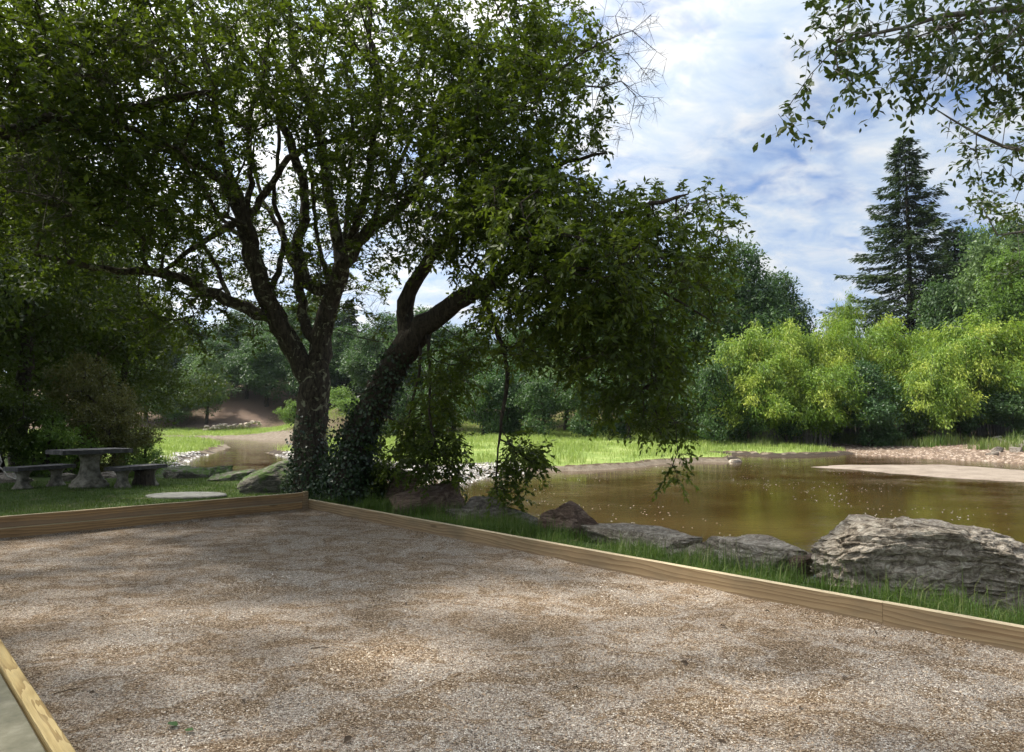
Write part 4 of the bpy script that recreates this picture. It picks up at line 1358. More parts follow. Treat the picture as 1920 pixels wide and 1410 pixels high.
tg = np.concatenate([world_blobs([(-6.5, 9.0, 5.8, 2.5, 2.2, 1.5, 90), (-8.5, 8.5, 5.0, 2.0, 2.5, 1.5, 60), (-4.2, 5.0, 7.6, 2.6, 2.4, 1.2, 80), (-1.5, 3.2, 7.4, 2.6, 2.4, 1.0, 70),
                                  (-7.0, 5.5, 7.6, 2.2, 2.4, 1.4, 55), (-9.0, 12, 5.6, 1.8, 2, 1.4, 45), (-2.5, 8.0, 8.6, 2.5, 2.0, .9, 45), (-6.5, 2.0, 6.8, 2.5, 2.4, 1.2, 70), (-3.5, 0.5, 7.0, 2.6, 2.2, 1.0, 60), (-8.5, 5, 6, 1.5, 2.5, 1.5, 50), (-.5, 5.2, 8.4, 1.8, 1.8, .8, 30)], rl, 1.7)])
build_tree('overhanging_tree', 'tree outside the left edge with a dark twiggy crown filling the top left corner', tuple(base), [trk, b1, b2, b3], tg, 303,
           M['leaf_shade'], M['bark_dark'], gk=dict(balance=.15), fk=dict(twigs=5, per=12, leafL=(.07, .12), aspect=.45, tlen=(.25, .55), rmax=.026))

# ---- sallow outside the right edge, branches hanging into the top right corner
base = np.array([6.4, 3.2, hgt(6.4, 3.2)])
trk = [(6.4, 3.2, -.1, .20), (6.3, 3.2, 1.2, .17), (6.0, 3.2, 2.4, .14), (5.4, 3.3, 3.5, .11), (4.6, 3.4, 4.2, .08), (3.6, 3.5, 4.6, .05), (2.6, 3.5, 4.5, .03)]
b1 = [(5.4, 3.3, 3.5, .06)] + limb([(2150, -60, 3.6, .04), (1920, 10, 3.5, .02), (1800, 22, 3.4, .014), (1700, 30, 3.35, .009), (1600, 48, 3.3, .005)])
b2 = [(5.8, 3.2, 2.8, .05)] + limb([(2200, 200, 4.6, .04), (2020, 260, 4.6, .025), (1900, 300, 4.5, .014), (1800, 270, 4.4, .007), (1730, 230, 4.4, .004)])
b3 = [(6.2, 3.2, 1.8, .05)] + limb([(2200, 420, 5.2, .035), (2050, 430, 5.2, .022), (1930, 420, 5.2, .012), (1850, 450, 5.2, .006)])
b4 = [(4.6, 3.4, 4.2, .06), (2.6, 2.6, 5.6, .05), (.6, 1.4, 6.2, .04), (-1, .6, 6.4, .03)]
rr2 = np.random.default_rng(9)
tgB = sample_blobs([(a_, b_, c_, d_, e_, f_, int(n_ * 2.6)) for a_, b_, c_, d_, e_, f_, n_ in [(1880, 40, 3.5, 130, 90, .5, 75), (1740, 70, 3.4, 120, 80, .45, 60), (1600, 50, 3.3, 85, 60, .35, 34), (1560, 120, 3.3, 60, 45, .25, 16), (1700, 150, 3.5, 90, 40, .3, 16), (1480, 205, 3.3, 22, 28, .12, 4), (1860, 150, 3.7, 80, 60, .4, 12),
                    (1900, 230, 4.4, 90, 60, .5, 9), (1890, 300, 4.6, 70, 40, .4, 5), (1800, 270, 4.4, 60, 18, .3, 4), (1920, 400, 5.3, 60, 50, .8, 6), (1915, 500, 5.6, 40, 30, .6, 2), (1860, 360, 6.0, 50, 30, .6, 3), (1840, 370, 5.4, 50, 30, .4, 4),
                    (1990, 150, 3.8, 90, 170, .8, 22)]], rr2)
tgW = world_blobs([(4.2, 3.2, 5.4, 1.8, 1.6, .8, 60), (1.5, 1.8, 6.2, 2.2, 1.8, .7, 60), (6.5, 3.5, 4.5, 1.6, 1.8, 1.0, 40), (-1.5, .5, 6.6, 2, 2, .6, 40)], rr2)
build_tree('sallow_tree', 'tree outside the right edge with oval-leaved branches hanging into the top right corner', tuple(base), [trk, b1, b2, b3, b4], np.concatenate([tgB, tgW]), 404,
           M['leaf_near'], M['bark_grey'], gk=dict(balance=.12, tip=.0028, step=.16, jitter=.02, expo=2.3),
           fk=dict(twigs=3, per=8, leafL=(.034, .058), aspect=.48, tlen=(.10, .26), droop=.5, tmpl=LEAF6, rmax=.011, twig_r=.0016, keep=.9))


# ------------------------------------------------------------------ more distant plants (air between them and the camera: the haze box at the end)
def clump_crown(rng, blobs, nclump, per, csize, leaf, aspect=.55, tone=.45, tvar=.12, hang=.2):
    """blobs: (x,y,z,rx,ry,rz,weight). Leaf clumps spread through the volume, biased to its outside."""
    w_ = np.array([b[6] for b in blobs], float); w_ /= w_.sum()
    V = []; Ts = []
    pick = rng.choice(len(blobs), nclump, p=w_)
    d = rand_dirs(rng, nclump) * (rng.uniform(.12, 1, (nclump, 1)) ** .45)
    B = np.array(blobs)[:, :6]
    C = B[pick, :3] + d * B[pick, 3:6]
    cs = rng.uniform(csize * .55, csize * 1.35, nclump)
    k = np.repeat(np.arange(nclump), per)
    q_ = rand_dirs(rng, len(k)) * (rng.random((len(k), 1)) ** .5)
    LP = C[k] + q_ * cs[k][:, None] * np.array([1.15, 1.15, .7])
    LD = nrm(q_ + rng.normal(size=q_.shape) * .6 + np.array([0, 0, -hang]))
    LN = nrm(q_ * .6 + np.array([0, 0, .8]) + rng.normal(size=q_.shape) * .45)
    ll = rng.uniform(leaf * .6, leaf * 1.4, len(k))
    V, F_ = leaves_geo(LP, LD, LN, ll, ll * aspect)
    tn = np.clip(rng.normal(tone, tvar, nclump)[k] + rng.normal(size=len(k)) * .09, 0, 1)
    return V, F_, np.repeat(tn, 4), C


def round_tree_proto(seed, h=10.0, wd=7.0, leafmat='leaf_far', bark='bark_dark', nclump=560, per=34, csize=.66, leaf=.25, low=.0, tone=.45, name='round_tree'):
    rng = np.random.default_rng(seed)
    bl = []
    nb = 9
    for i in range(nb):
        a = rng.random() * 6.28; rad = rng.uniform(.1, .34) * wd
        z = h * rng.uniform(low + .18, .82)
        s_ = (1 - abs(z / h - .48) * 1.0)
        bl.append((math.cos(a) * rad * s_, math.sin(a) * rad * s_, z, wd * .26 * s_ + .3, wd * .26 * s_ + .3, h * rng.uniform(.11, .19), 1))
    bl.append((0, 0, h * .55, wd * .36, wd * .36, h * .34, 2.5))
    bl.append((wd * .05, 0, h * .86, wd * .16, wd * .16, h * .12, .7))
    V, F_, T_, C = clump_crown(rng, bl, nclump, per, csize, leaf, tone=tone)
    root = empty(name)
    trunk = [(0, 0, -.4, wd * .035), (.1, 0, h * .15, wd * .028), (.15, .1, h * .35, wd * .022), (0, .1, h * .6, wd * .014), (.1, 0, h * .85, .02)]
    P, par, R, nl = grow([trunk], C[rng.choice(len(C), 60, False)], rng, step=.8, tip=.02, balance=.3, jitter=.08)
    g = Geo(); skeleton_geo(g, P, par, R, rng)
    g.build('trunk', M[bark], root, True)
    mesh_np('crown', V, F_, M[leafmat], root, T_)
    return root


def copy_tree(o, parent=None):
    c = o.copy(); col.objects.link(c); c.parent = parent
    for ch in list(o.children):
        copy_tree(ch, c)
    return c


used = set()


def place(proto, px, Y, hs, ws, label, cat, group, rz=None, dz=0.0, x=None):
    """px: where its axis stands in view, Y: distance; hs, ws scale"""
    o = proto if proto.name not in used else copy_tree(proto)
    used.add(proto.name)
    xx = (px - 960) / 1300 * Y if x is None else x
    o.location = (xx, Y, hgt(xx, Y) + dz)
    o.rotation_euler = (0, 0, rz if rz is not None else (px * 1.7) % 6.28)
    o.scale = (ws, ws, hs)
    tag(o, label, cat, group)
    return o


GB = 'trees and shrubs on the far bank'
pA_ = round_tree_proto(1, 10, 7.5, 'leaf_far', name='bank_tree')
pB_ = round_tree_proto(2, 10, 7.5, 'leaf_far_pale', low=.0, name='pale_tree', tone=.4)
pC_ = round_tree_proto(3, 15, 10, 'leaf_far', nclump=900, per=34, csize=.8, leaf=.30, low=.0, name='broad_tree', tone=.4)
pS_ = round_tree_proto(4, 4, 4.6, 'leaf_far', nclump=220, per=32, csize=.42, leaf=.17, low=-.15, name='shrub', tone=.5)
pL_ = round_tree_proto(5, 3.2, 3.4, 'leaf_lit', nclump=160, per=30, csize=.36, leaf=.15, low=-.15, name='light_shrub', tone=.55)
pG_ = round_tree_proto(6, 6.5, 5.8, 'leaf_glossy', nclump=600, per=34, csize=.42, leaf=.17, low=-.15, name='laurel_shrub', tone=.55)

# far left bank
for args in [
    (pA_, 275, 96, .95, 1.1, 'dark spreading tree at the left end of the far bank, above the grass strip', 'tree'),
    (pA_, 330, 93, .62, 1.0, 'dark low tree between the spreading tree and the pale round tree on the far bank', 'tree'),
    (pB_, 388, 93, 1.0, .95, 'pale green rounded tree beside the bare brown slope', 'tree'),
    (pA_, 500, 99, 1.05, 1.2, 'dark tree with a bent trunk right of the bare brown slope', 'tree'),
    (pA_, 462, 101, .85, 1.0, 'tree standing above the bare brown slope', 'tree'),
    (pL_, 545, 90, 1.15, .95, 'small yellowish round shrub left of the forked trunk on the far shore', 'shrub'),
    (pA_, 585, 98, 1.1, 1.2, 'dark tree behind the forked trunk on the far bank', 'tree'),
    (pC_, 250, 118, 1.15, 1.5, 'tall dark tree behind the left end of the far bank', 'tree'),
    (pC_, 350, 125, .95, 1.4, 'tall tree behind the pale rounded tree', 'tree'),
    (pC_, 600, 120, 1.0, 1.4, 'tall tree on the hill seen between the two trunks', 'tree'),
    (pC_, 440, 135, 1.0, 1.4, 'hilltop tree above the bare brown slope', 'tree'),
    (pC_, 520, 128, .85, 1.3, 'hill tree left of the forked trunk', 'tree'),
    (pA_, 690, 86, .85, 1.1, 'tree right of the leaning trunk across the marsh', 'tree'),
    (pL_, 640, 76, .9, 1.1, 'light green shrub seen between the two trunks', 'shrub'),
    (pL_, 662, 72, .75, 1.2, 'low light shrub at the foot of the green slope', 'shrub'),
    (pL_, 705, 70, 1.0, 1.3, 'light green shrub right of the leaning trunk at the marsh edge', 'shrub'),
    (pA_, 180, 100, 1.1, 1.3, 'dark tree far left behind the hedge of leaves', 'tree'),
    (pC_, 90, 110, 1.0, 1.5, 'big dark tree far left behind the benches', 'tree'),
]:
    place(*args, GB)
for i_, (px_, Y_, hs_, ws_, lab_) in enumerate([
    (150, 135, 1.1, 1.5, 'far hill tree left of the spreading tree'), (300, 140, .95, 1.5, 'far hill tree above the spreading tree'),
    (395, 104, .6, 1.2, 'low tree at the top left of the bare slope'), (560, 108, .9, 1.3, 'tree behind the small yellowish shrub'),
    (645, 100, .8, 1.3, 'tree behind the green slope between the trunks'), (720, 108, .85, 1.5, 'tree far behind the leaning trunk'),
    (790, 100, .9, 1.5, 'tree far behind the drooping leaf curtain'), (480, 145, .95, 1.6, 'far tree on the skyline above the bare slope'),
    (860, 105, .85, 1.5, 'far tree left of the long hanging branch'), (980, 100, .85, 1.5, 'far tree right of the long hanging branch'),
    (1100, 95, .9, 1.5, 'far tree behind the middle of the marsh'), (1260, 88, .95, 1.4, 'far tree behind the right drooping branches')]):
    place(pC_, px_, Y_, hs_, ws_, lab_, 'tree', GB)
# middle, behind the marsh
for args in [
    (pS_, 745, 62, 1.2, 1.1, 'shrub behind the drooping leaf curtain beside the leaning trunk', 'shrub'),
    (pA_, 760, 74, .95, 1.1, 'tree behind the drooping leaf curtain', 'tree'),
    (pS_, 830, 59, 1.0, 1.2, 'shrub at the back of the bright marsh, left part', 'shrub'),
    (pA_, 850, 68, .95, 1.0, 'tree behind the left part of the bright marsh', 'tree'),
    (pS_, 905, 57, 1.3, 1.1, 'shrub at the back of the marsh left of the long hanging branch', 'shrub'),
    (pG_, 955, 58, .95, 1.1, 'glossy shrub at the back of the marsh behind the long hanging branch', 'shrub'),
    (pA_, 960, 68, 1.0, 1.1, 'tree behind the long hanging branch', 'tree'),
    (pS_, 1015, 55, 1.2, 1.1, 'shrub at the back of the marsh right of the long hanging branch', 'shrub'),
    (pB_, 1060, 62, .8, .9, 'pale tree behind the middle of the marsh', 'tree'),
    (pS_, 1100, 54, 1.3, 1.2, 'shrub behind the middle of the bright marsh', 'shrub'),
    (pA_, 1140, 64, 1.1, 1.2, 'dark tree behind the middle of the marsh', 'tree'),
    (pS_, 1180, 53, 1.4, 1.2, 'dark shrub behind the right drooping branches', 'shrub'),
    (pA_, 1235, 56, 1.0, 1.0, 'dark tree behind the right drooping branches', 'tree'),
    (pS_, 1285, 52, 1.5, 1.2, 'shrub left of the bamboo at the back of the marsh', 'shrub'),
    (pC_, 1040, 82, .8, 1.2, 'tall tree behind the marsh seen through the drooping leaves', 'tree'),
    (pC_, 900, 88, .8, 1.2, 'tall tree behind the long hanging branch', 'tree'),
    (pC_, 1190, 76, 1.0, 1.2, 'tall tree behind the right drooping branches', 'tree'),
    # right side
    (pC_, 1310, 64, 1.12, 1.15, 'tall dark tree between the leaning tree and the bamboo', 'tree'),
    (pC_, 1385, 60, 1.14, 1.05, 'tall round-topped dark tree behind the left end of the bamboo', 'tree'),
    (pC_, 1455, 64, .96, .9, 'tree showing above the bamboo right of the round-topped tree', 'tree'),
    (pS_, 1340, 48.5, 1.5, .95, 'dark shrub at the left foot of the bamboo', 'shrub'),
    (pS_, 1405, 48, .85, .85, 'shaded shrub under the left part of the bamboo', 'shrub'),
    (pS_, 1475, 48.5, .7, .85, 'dark shrub under the middle of the bamboo', 'shrub'),
    (pS_, 1545, 49, .75, .9, 'low shrub in the dark hollow left of the glossy laurel', 'shrub'),
    (pG_, 1630, 47, .92, .98, 'glossy green laurel between two bamboo clumps', 'shrub'),
    (pS_, 1715, 46.8, .75, .7, 'shrub in front of the right bamboo clump', 'shrub'),
    (pS_, 1800, 47, .75, .9, 'low shrub at the foot of the right bamboo clump', 'shrub'),
    (pS_, 1895, 46, .8, 1.0, 'dark shrub at the right edge above the rubble', 'shrub'),
    (pC_, 1835, 72, 1.25, 1.0, 'tall dark tree right of the fir', 'tree'),
    (pC_, 1925, 66, 1.35, 1.1, 'tall tree at the right edge', 'tree'),
    (pA_, 1775, 58, 1.30, 1.0, 'tree just right of the fir trunk', 'tree'),
    (pB_, 1868, 57, 1.75, 1.3, 'pale green tree at the right edge behind the bright bamboo', 'tree'),
    (pC_, 2060, 60, 1.3, 1.2, 'tree beyond the right edge', 'tree'),
]:
    place(*args, GB)

# left group behind the benches
pE_ = round_tree_proto(25, 13, 9, 'leaf_lit', nclump=800, per=36, csize=.6, leaf=.22, low=-.05, name='leafy_tree', tone=.42)
place(pE_, 1912, 53, 1.12, 1.0, 'fresh green leafy tree at the right edge above the bamboo', 'tree', 'trees and shrubs on the far bank')
place(pE_, 1835, 60, 1.12, .9, 'fresh green tree between the fir and the right edge', 'tree', 'trees and shrubs on the far bank')
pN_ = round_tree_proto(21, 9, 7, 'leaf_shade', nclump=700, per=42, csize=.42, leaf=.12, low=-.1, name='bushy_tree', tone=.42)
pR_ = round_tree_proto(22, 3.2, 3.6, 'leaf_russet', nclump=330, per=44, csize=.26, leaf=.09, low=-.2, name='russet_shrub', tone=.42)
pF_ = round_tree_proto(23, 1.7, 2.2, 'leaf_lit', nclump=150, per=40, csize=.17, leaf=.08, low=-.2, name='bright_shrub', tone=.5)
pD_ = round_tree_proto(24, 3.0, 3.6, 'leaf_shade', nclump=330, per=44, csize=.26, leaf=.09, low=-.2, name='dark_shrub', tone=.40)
GL = 'bushes behind the stone benches'
for args in [
    (pN_, 40, 20.5, 1.2, 1.15, 'big dark bushy tree behind the left bench', 'tree'),
    (pN_, 170, 24, .95, .95, 'big dark bushy tree behind the stone table', 'tree'),
    (pN_, -90, 19, 1.25, 1.15, 'dark bushy tree at the left edge', 'tree'),
    (pN_, 235, 27, .85, 1.0, 'dark bushy tree at the right end of the group behind the table', 'tree'),
    (pN_, 110, 29, 1.35, 1.2, 'tallest dark tree behind the stone table', 'tree'),
    (pN_, -20, 27, 1.5, 1.3, 'taller dark tree behind the others at the left edge', 'tree'),
    (pR_, 215, 18.8, .80, .66, 'russet brown shrub behind the right bench', 'shrub'),
    (pR_, 160, 19.6, 1.15, .8, 'olive brown shrub behind the stone table', 'shrub'),
    (pF_, 105, 17.6, .95, .85, 'bright green shrub behind the gap between bench and table', 'shrub'),
    (pF_, 60, 18.0, .7, .7, 'light shrub low behind the left bench', 'shrub'),
    (pN_, -390, 13.8, 1.25, 1.1, 'unseen bushy tree added beyond the left edge to shade the benches', 'tree'),  # out of view, added to throw shade on benches and table
    (pN_, -330, 17.5, 1.3, 1.1, 'taller unseen bushy tree added beyond the left edge for more shade', 'tree'),  # also out of view, added to deepen the shade over the lawn
    (pD_, 725, 12.6, .27, .26, 'small dark ivy bush beside the leaning trunk, left of the tilted slab', 'shrub'),
    (pD_, 5, 17.6, .85, .8, 'dark shrub behind the left bench', 'shrub'),
    (pF_, 270, 20.5, .75, .75, 'small leafy bush right of the right bench at the bank', 'shrub'),
    (pD_, -70, 16.2, .9, .8, 'dark shrub at the left edge behind the fallen branch', 'shrub'),
]:
    place(*args, GL)


# ---- bamboo
def bamboo_proto(seed, h=8.0, spread=3.4, nculm=90, per=440, name='bamboo_clump', matn='leaf_bamboo'):
    rng = np.random.default_rng(seed)
    root = empty(name); g = Geo(); LPs = []; LDs = []; tn = []
    for i in range(nculm):
        a = rng.random() * 6.28; r0 = math.sqrt(rng.random()) * spread * .32
        b = np.array([math.cos(a) * r0, math.sin(a) * r0 * .8, -.3])
        H = h * (.42 + .75 * rng.random() ** 1.3) * (1 - .25 * r0 / spread)
        out = np.array([math.cos(a + rng.normal() * .6), math.sin(a + rng.normal() * .6), 0]) * rng.uniform(.15, .75) * spread
        s_ = np.linspace(0, 1, 12)
        pts = b + np.outer(s_ ** 2.2, out) + np.outer(s_ * H - .5 * H * np.clip(s_ - .5, 0, 1) ** 2 * 4 * rng.uniform(.6, 1.3), [0, 0, 1])
        V, F_ = tube_geo(pts, np.linspace(.025, .006, 12), 3); g.add(V, F_)
        m_ = per
        u = rng.uniform(.28, 1, m_) ** .75
        base_p = np.stack([np.interp(u, s_, pts[:, k]) for k in range(3)], 1)
        sp = rng.normal(size=(m_, 3)) * np.array([.30, .30, .22]) * (1.1 - u * .35)[:, None]
        LPs.append(base_p + sp)
        LDs.append(nrm(out / (np.linalg.norm(out) + 1e-6) * .5 + sp * .6 + rng.normal(size=(m_, 3)) * .45 + np.array([0, 0, -.55])))
        tn.append(np.full(m_, rng.normal(.42, .24)) + (u > .8) * .12 + rng.normal(size=m_) * .08)
    LP = np.concatenate(LPs); LD = np.concatenate(LDs); n_ = len(LP)
    LN = nrm(np.array([0, -.2, .8]) + rng.normal(size=(n_, 3)) * .5)
    ll = rng.uniform(.13, .27, n_)
    V, F_ = leaves_geo(LP, LD, LN, ll, ll * .30)
    g.build('culms', M['bark_grey'], root, True)
    mesh_np('foliage', V, F_, M[matn], root, np.repeat(np.clip(np.concatenate(tn), 0, 1), 4))
    return root


bA = bamboo_proto(31); bB = bamboo_proto(32, 7.5, 3.8)
GBm = 'bamboo clumps on the far bank'
for args in [
    (bA, 1400, 51, 1.5, 1.3, 'leftmost bamboo clump, in front of the round-topped tree', 'bamboo'),
    (bB, 1480, 52, 1.6, 1.3, 'bamboo clump second from the left, below the open sky', 'bamboo'),
    (bA, 1545, 51, 1.6, 1.15, 'feathery bamboo clump left of the laurel', 'bamboo'),
    (bB, 1612, 53, 1.72, 1.15, 'tallest bamboo clump behind the laurel, left of the fir', 'bamboo'),
    (bA, 1690, 51, 1.5, 1.15, 'bamboo clump in front of the fir', 'bamboo'),
    (bB, 1800, 49.5, 1.45, 1.2, 'yellow-green bamboo clump right of the fir', 'bamboo'),
    (bA, 1875, 49, 1.6, 1.3, 'bright bamboo clump near the right edge', 'bamboo'),
    (bB, 1960, 49, 1.5, 1.2, 'bamboo clump cut by the right edge', 'bamboo'),
    (bA, 1585, 56, 2.05, .55, 'slender bamboo plume standing out at the top left of the fir', 'bamboo'),
    (bB, 1455, 55, 1.7, .6, 'narrow tall bamboo behind the second clump', 'bamboo'),
    (bA, 1430, 48.8, 1.15, 1.1, 'lower bamboo clump in front of the second one from the left', 'bamboo'),
    (bB, 1520, 48.3, 1.15, 1.0, 'low yellowish bamboo overhanging the dark hollow', 'bamboo'),
    (bB, 1750, 47.3, 1.2, 1.0, 'low bamboo fringe right of the laurel', 'bamboo'),
]:
    place(*args, GBm)


# ---- fir
def fir(name, label, px, Y, ytop, width, seed, nwh=46):
    rng = np.random.default_rng(seed)
    x = (px - 960) / 1300 * Y; z0 = hgt(x, Y)
    h = ad(px, ytop, Y)[2] - z0
    root = empty(name, (x, Y, z0)); tag(root, label, 'conifer', 'conifers on the far bank')
    g = Geo(); V, F_ = tube_geo(np.array([[0, 0, -.3], [0, 0, h * .3], [.1, 0, h * .65], [0, 0, h * .97]]), [.42, .33, .18, .03], 8); g.add(V, F_)
    LP, LD, TN = [], [], []
    for k in range(nwh):
        f = (k + .3) / nwh; z = h * (.10 + .895 * f ** .92)
        L = width / 2 * (1 - ((z / h - .08) / .94)) ** .80 * rng.uniform(.82, 1.12) + .12
        nbr = rng.integers(6, 9)
        for b in range(nbr):
            a = b / nbr * 6.28 + rng.random() * 1.2; Lb = L * rng.uniform(.62, 1.22)
            d = np.array([math.cos(a), math.sin(a), 0])
            s_ = np.linspace(0, 1, 6)
            pts = np.array([0, 0, z + rng.normal() * .12]) + np.outer(s_ * Lb, d) + np.outer((-.42 * s_ + .34 * s_ ** 2) * Lb, [0, 0, 1])
            V, F_ = tube_geo(pts, np.linspace(.05, .01, 6) * (1 - f * .6), 3); g.add(V, F_)
            m_ = int(26 + Lb * 38)
            u = rng.uniform(.12, 1, m_)
            bp = np.stack([np.interp(u, s_, pts[:, q_]) for q_ in range(3)], 1)
            side = np.where(rng.random(m_) < .5, -1, 1)[:, None] * np.array([-d[1], d[0], 0])
            off = rng.random(m_)[:, None] * side * (.30 * Lb * (1.05 - u) + .10)[:, None]
            LP.append(bp + off + np.array([0, 0, -1]) * (np.abs(rng.normal(size=m_)) * .12 + np.linalg.norm(off, axis=1) * .25)[:, None])
            LD.append(nrm(d + side * .8 + rng.normal(size=(m_, 3)) * .3 + np.array([0, 0, -.28])))
            TN.append(np.full(m_, rng.normal(.42, .16)) + (u > .8) * .22 + rng.normal(size=m_) * .08)
    LP = np.concatenate(LP); LD = np.concatenate(LD); n_ = len(LP)
    LN = nrm(np.array([0, 0, 1]) + rng.normal(size=(n_, 3)) * .4)
    ll = rng.uniform(.28, .62, n_)
    V, F_ = leaves_geo(LP, LD, LN, ll, ll * .28)
    g.build('trunk', M['bark_dark'], root, True)
    mesh_np('crown', V, F_, M['needle'], root, np.repeat(np.clip(np.concatenate(TN), 0, 1), 4))
    return root


fir('fir_tree', 'tall pointed fir rising above the bamboo at the right', 1712, 66, 248, 17.5, 5, 36)
fir('fir_tree', 'shorter broad fir just right of the tall pointed fir', 1800, 74, 420, 15, 6, 34)
fir('fir_tree', 'slim far conifer seen through the gap between the two trunks', 652, 120, 560, 9, 8, 26)

# ------------------------------------------------------------------ grass
def blades(name, label, P, hmin, hmax, wmin, wmax, mat, seed, bend=.6, tone=.5):
    rng = np.random.default_rng(seed); n_ = len(P)
    a = rng.random(n_) * 6.28; d = np.stack([np.cos(a), np.sin(a), np.zeros(n_)], 1)
    sd_ = np.stack([-d[:, 1], d[:, 0], np.zeros(n_)], 1)
    H = (rng.uniform(hmin, hmax, n_) * (.45 + 1.1 * vnoise(P[:, :2], 2.6 if hmax < .3 else .7, 46)))[:, None]; Wd = rng.uniform(wmin, wmax, n_)[:, None]
    bd = (rng.random(n_)[:, None] ** 1.3) * bend
    up = np.array([0, 0, 1.0])
    m1 = P + up * H * .55 + d * H * bd * .25
    tp = P + up * H * (1 - .35 * bd) + d * H * bd
    V = np.stack([P - sd_ * Wd / 2, P + sd_ * Wd / 2, m1 + sd_ * Wd * .42, m1 - sd_ * Wd * .42, tp], 1).reshape(-1, 3)
    o_ = (np.arange(n_) * 5)[:, None]
    patch = vnoise(P[:, :2], 1.2, 44) * .5 + vnoise(P[:, :2], .35, 45) * .5
    tn = np.clip(tone + (patch - .5) * .7 + rng.normal(size=n_) * .16, 0, 1)
    o = mesh_np(name, V, [o_ + np.array([[0, 1, 2, 3]]), o_ + np.array([[3, 2, 4]])], mat, tint=np.repeat(tn, 5))
    return tag(o, label, None, None, 'stuff')


rng = np.random.default_rng(50)
# strip behind the right board
n_ = 60000
a_ = -.5 + 13.5 * rng.random(n_) ; b_ = .09 + rng.random(n_) ** 1.1 * 1.5
Pg = CORNER[None] + a_[:, None] * BDIR + b_[:, None] * BN
h_, sd_, _, _, _ = terrain(Pg[:, :2])
dens = vnoise(Pg[:, :2], 2.2, 61) * .6 + vnoise(Pg[:, :2], 6.0, 62) * .4
k = (h_ > -.45) & (rng.random(n_) < np.clip((dens - .36) * 3.2, .08, 1))
Pg[:, 2] = h_; Pg = Pg[k]
blades('grass_strip', 'green grass between the board and the river rocks', Pg, .05, .20, .003, .008, M['grass_near'], 51, 1.3, .42)
k2 = rng.random(len(Pg)) < .06
blades('tall_grass', 'long thin grass blades in front of the rocks', Pg[k2], .16, .34, .003, .006, M['grass_near'], 52, 1.2, .62)
# lawn
n_ = 95000
a_ = -.1 - 7.5 * rng.random(n_); b_ = -2.5 + rng.random(n_) * 12.5
Pg = CORNER[None] + a_[:, None] * BDIR - b_[:, None] * BN
h_, sd_, _, _, _ = terrain(Pg[:, :2]); Pg[:, 2] = h_
k = (h_ > -.3) & (sd_ > .8)
blades('lawn_grass', 'short lawn grass around the benches', Pg[k], .025, .07, .004, .009, M['grass_lawn'], 53, .8, .45)
# marsh
n_ = 420000
X_ = rng.uniform(-60, 26, n_); Y_ = 19 + rng.random(n_) ** .85 * 72
h_, sd_, nr_, wb_, _ = terrain(np.stack([X_, Y_], 1))
k = (~nr_) & (sd_ > .25) & (wb_ < .5) & (np.abs(X_) < Y_ * .8) & (rng.random(n_) < np.clip(vnoise(np.stack([X_, Y_], 1), .5, 70) * 1.6, .15, 1)) & ((sd_ > 2.0) | (Y_ > 29) | (X_ < -8))
Pg = np.stack([X_, Y_, h_], 1)[k][:170000]
blades('marsh_grass', 'bright green grass of the river marsh', Pg, .14, .42, .012, .035, M['grass_marsh'], 54, .9, .5)
# rank grass at right bank
n_ = 30000
X_ = rng.uniform(16, 44, n_); Y_ = rng.uniform(38, 52, n_)
h_, sd_, nr_, wb_, _ = terrain(np.stack([X_, Y_], 1))
k = (~nr_) & (sd_ > 4.5) & (sd_ < 11) & (vnoise(np.stack([X_, Y_], 1), .4, 71) > .35)
blades('bank_grass', 'tall rank grass at the foot of the bamboo', np.stack([X_, Y_, h_], 1)[k], .25, .75, .02, .04, M['grass_near'], 55, .7, .75)

# floating petals on the water
n_ = 1100
X_ = rng.uniform(-2, 26, n_ * 3); Y_ = 9 + rng.random(n_ * 3) * 24
h_, sd_, nr_, _, _ = terrain(np.stack([X_, Y_], 1))
dens = vnoise(np.stack([X_, Y_], 1), .35, 80)
k = np.where((sd_ < -.5) & (dens > .5) & (sdf_poly(np.stack([X_, Y_], 1), sb) > .3))[0][:n_]
Pf = np.stack([X_[k], Y_[k], np.full(len(k), ZW + .006)], 1); m_ = len(k)
LD = rng.normal(size=(m_, 3)); LD[:, 2] = 0
V, F_ = leaves_geo(Pf, LD, np.tile([0, 0, 1.0], (m_, 1)), rng.uniform(.02, .06, m_), rng.uniform(.015, .04, m_))
V[:, 2] = np.maximum(V[:, 2], ZW + .004)
o = mesh_np('floating_petals', V, F_, M['petal']); tag(o, 'white petals and flecks floating on the river', None, None, 'stuff')

# ------------------------------------------------------------------ fallen leaves on the court
def flat_leaf(label, loc, L, Wd, rz, mat, tone, group=None, curl=.2):
    T, F_ = LEAF6
    V = T * np.array([L, Wd, L * 2 * curl])
    o = mesh_np('fallen_leaf', V, F_, mat, tint=np.full(7, tone))
    o.location = loc; o.rotation_euler = (.1, -.1, rz)
    return tag(o, label, 'leaf', group)


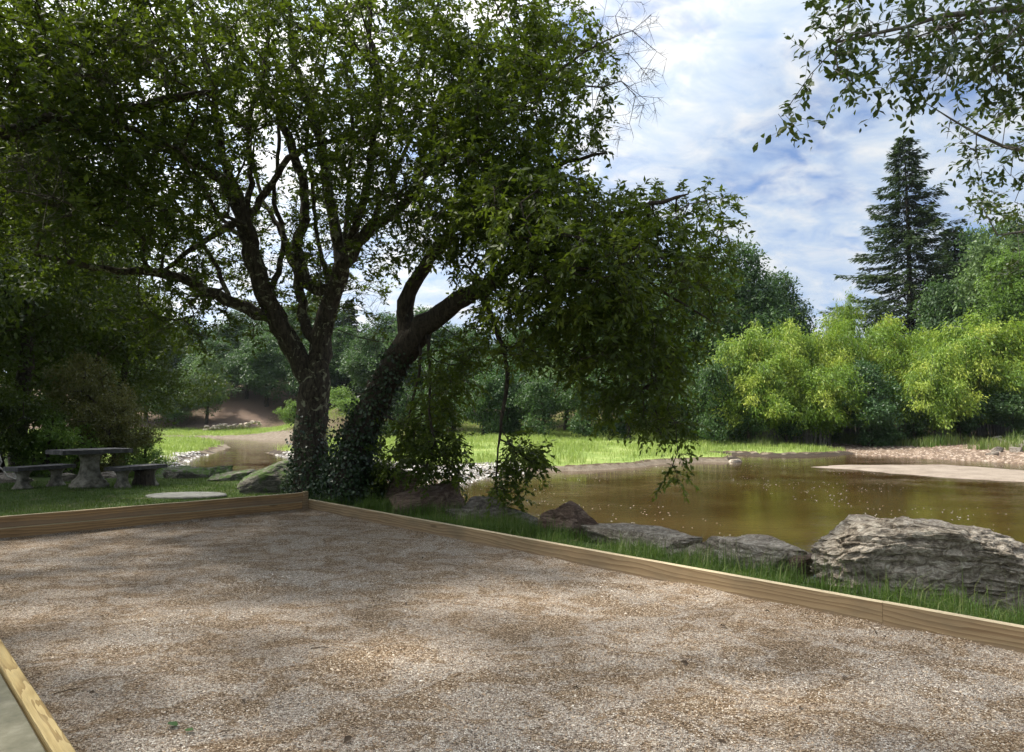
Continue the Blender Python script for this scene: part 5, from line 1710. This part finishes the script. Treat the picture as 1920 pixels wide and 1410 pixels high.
p = at(332, 1361, .014)
flat_leaf('larger green leaf of the fallen pair near the left board', p, .07, .05, 2.6, M['leaf_glossy'], .7)
p = at(346, 1368, .014)
flat_leaf('smaller green leaf of the fallen pair near the left board', p, .05, .035, -.2, M['leaf_glossy'], .75)
rr = random.Random(4)
first = None
spots = [(186, 1157), (244, 1119), (338, 1130), (390, 1203), (166, 1300), (455, 1310), (660, 1380), (1072, 1290), (1360, 1175), (1345, 1385), (1530, 1150), (1655, 1192), (1745, 1200), (790, 1045), (890, 1045), (905, 1090), (690, 1020), (520, 1070), (1170, 1100), (1275, 1240),
         (980, 1200), (760, 1130), (410, 1375), (1175, 1102), (640, 1130), (1590, 1270), (1500, 1330), (1445, 1148), (1310, 1120), (250, 1050)]
for px, py in spots:
    p = at(px, py, .013)
    if first is None:
        o = first = flat_leaf('small dark dry leaf lying on the gravel', p, .045, .024, 0, M['dry_leaf'], .4, 'dry leaves scattered on the court', .9)
    else:
        o = first.copy(); col.objects.link(o)
    o.location = p; s_ = rr.uniform(.6, 1.4); o.scale = (s_, s_, s_)
    o.rotation_euler = (rr.uniform(-.5, .5), rr.uniform(-.4, .4), rr.uniform(0, 6.28))
for px, py, L, lab in [(128, 1295, .14, 'thin dark twig on the gravel near the left board'), (1640, 1182, .16, 'dark twig on the gravel below the board joint'), (600, 1215, .12, 'short dark twig in the middle of the gravel')]:
    p = at(px, py, .012); a_ = rr.uniform(0, 3)
    d = np.array([math.cos(a_), math.sin(a_), 0]) * L / 2
    stick(lab, [p - d, p + np.array([.005, .008, .004]), p + d], .0035, .002, M['dry_leaf'], 'twig', 'twig', sides=5)

# ------------------------------------------------------------------ the air
m = bpy.data.materials.new('haze'); m.use_nodes = True; m.node_tree.nodes.clear()
t = NT(m.node_tree); out = t.n('ShaderNodeOutputMaterial')
v = t.n('ShaderNodeVolumePrincipled'); v.inputs['Color'].default_value = (.80, .90, 1.0, 1); v.inputs['Density'].default_value = .00010
v.inputs['Anisotropy'].default_value = .0
t.l(v.outputs[0], out.inputs['Volume'])
bm = bmesh.new(); bmesh.ops.create_cube(bm, size=1)
bmesh.ops.scale(bm, vec=(1240, 1140, 62), verts=bm.verts)
bmesh.ops.translate(bm, vec=(0, 350, 62 / 2 - 3.0), verts=bm.verts)
o = bm_obj('haze', bm, m); tag(o, 'thin summer haze in the air', None, None, 'stuff')
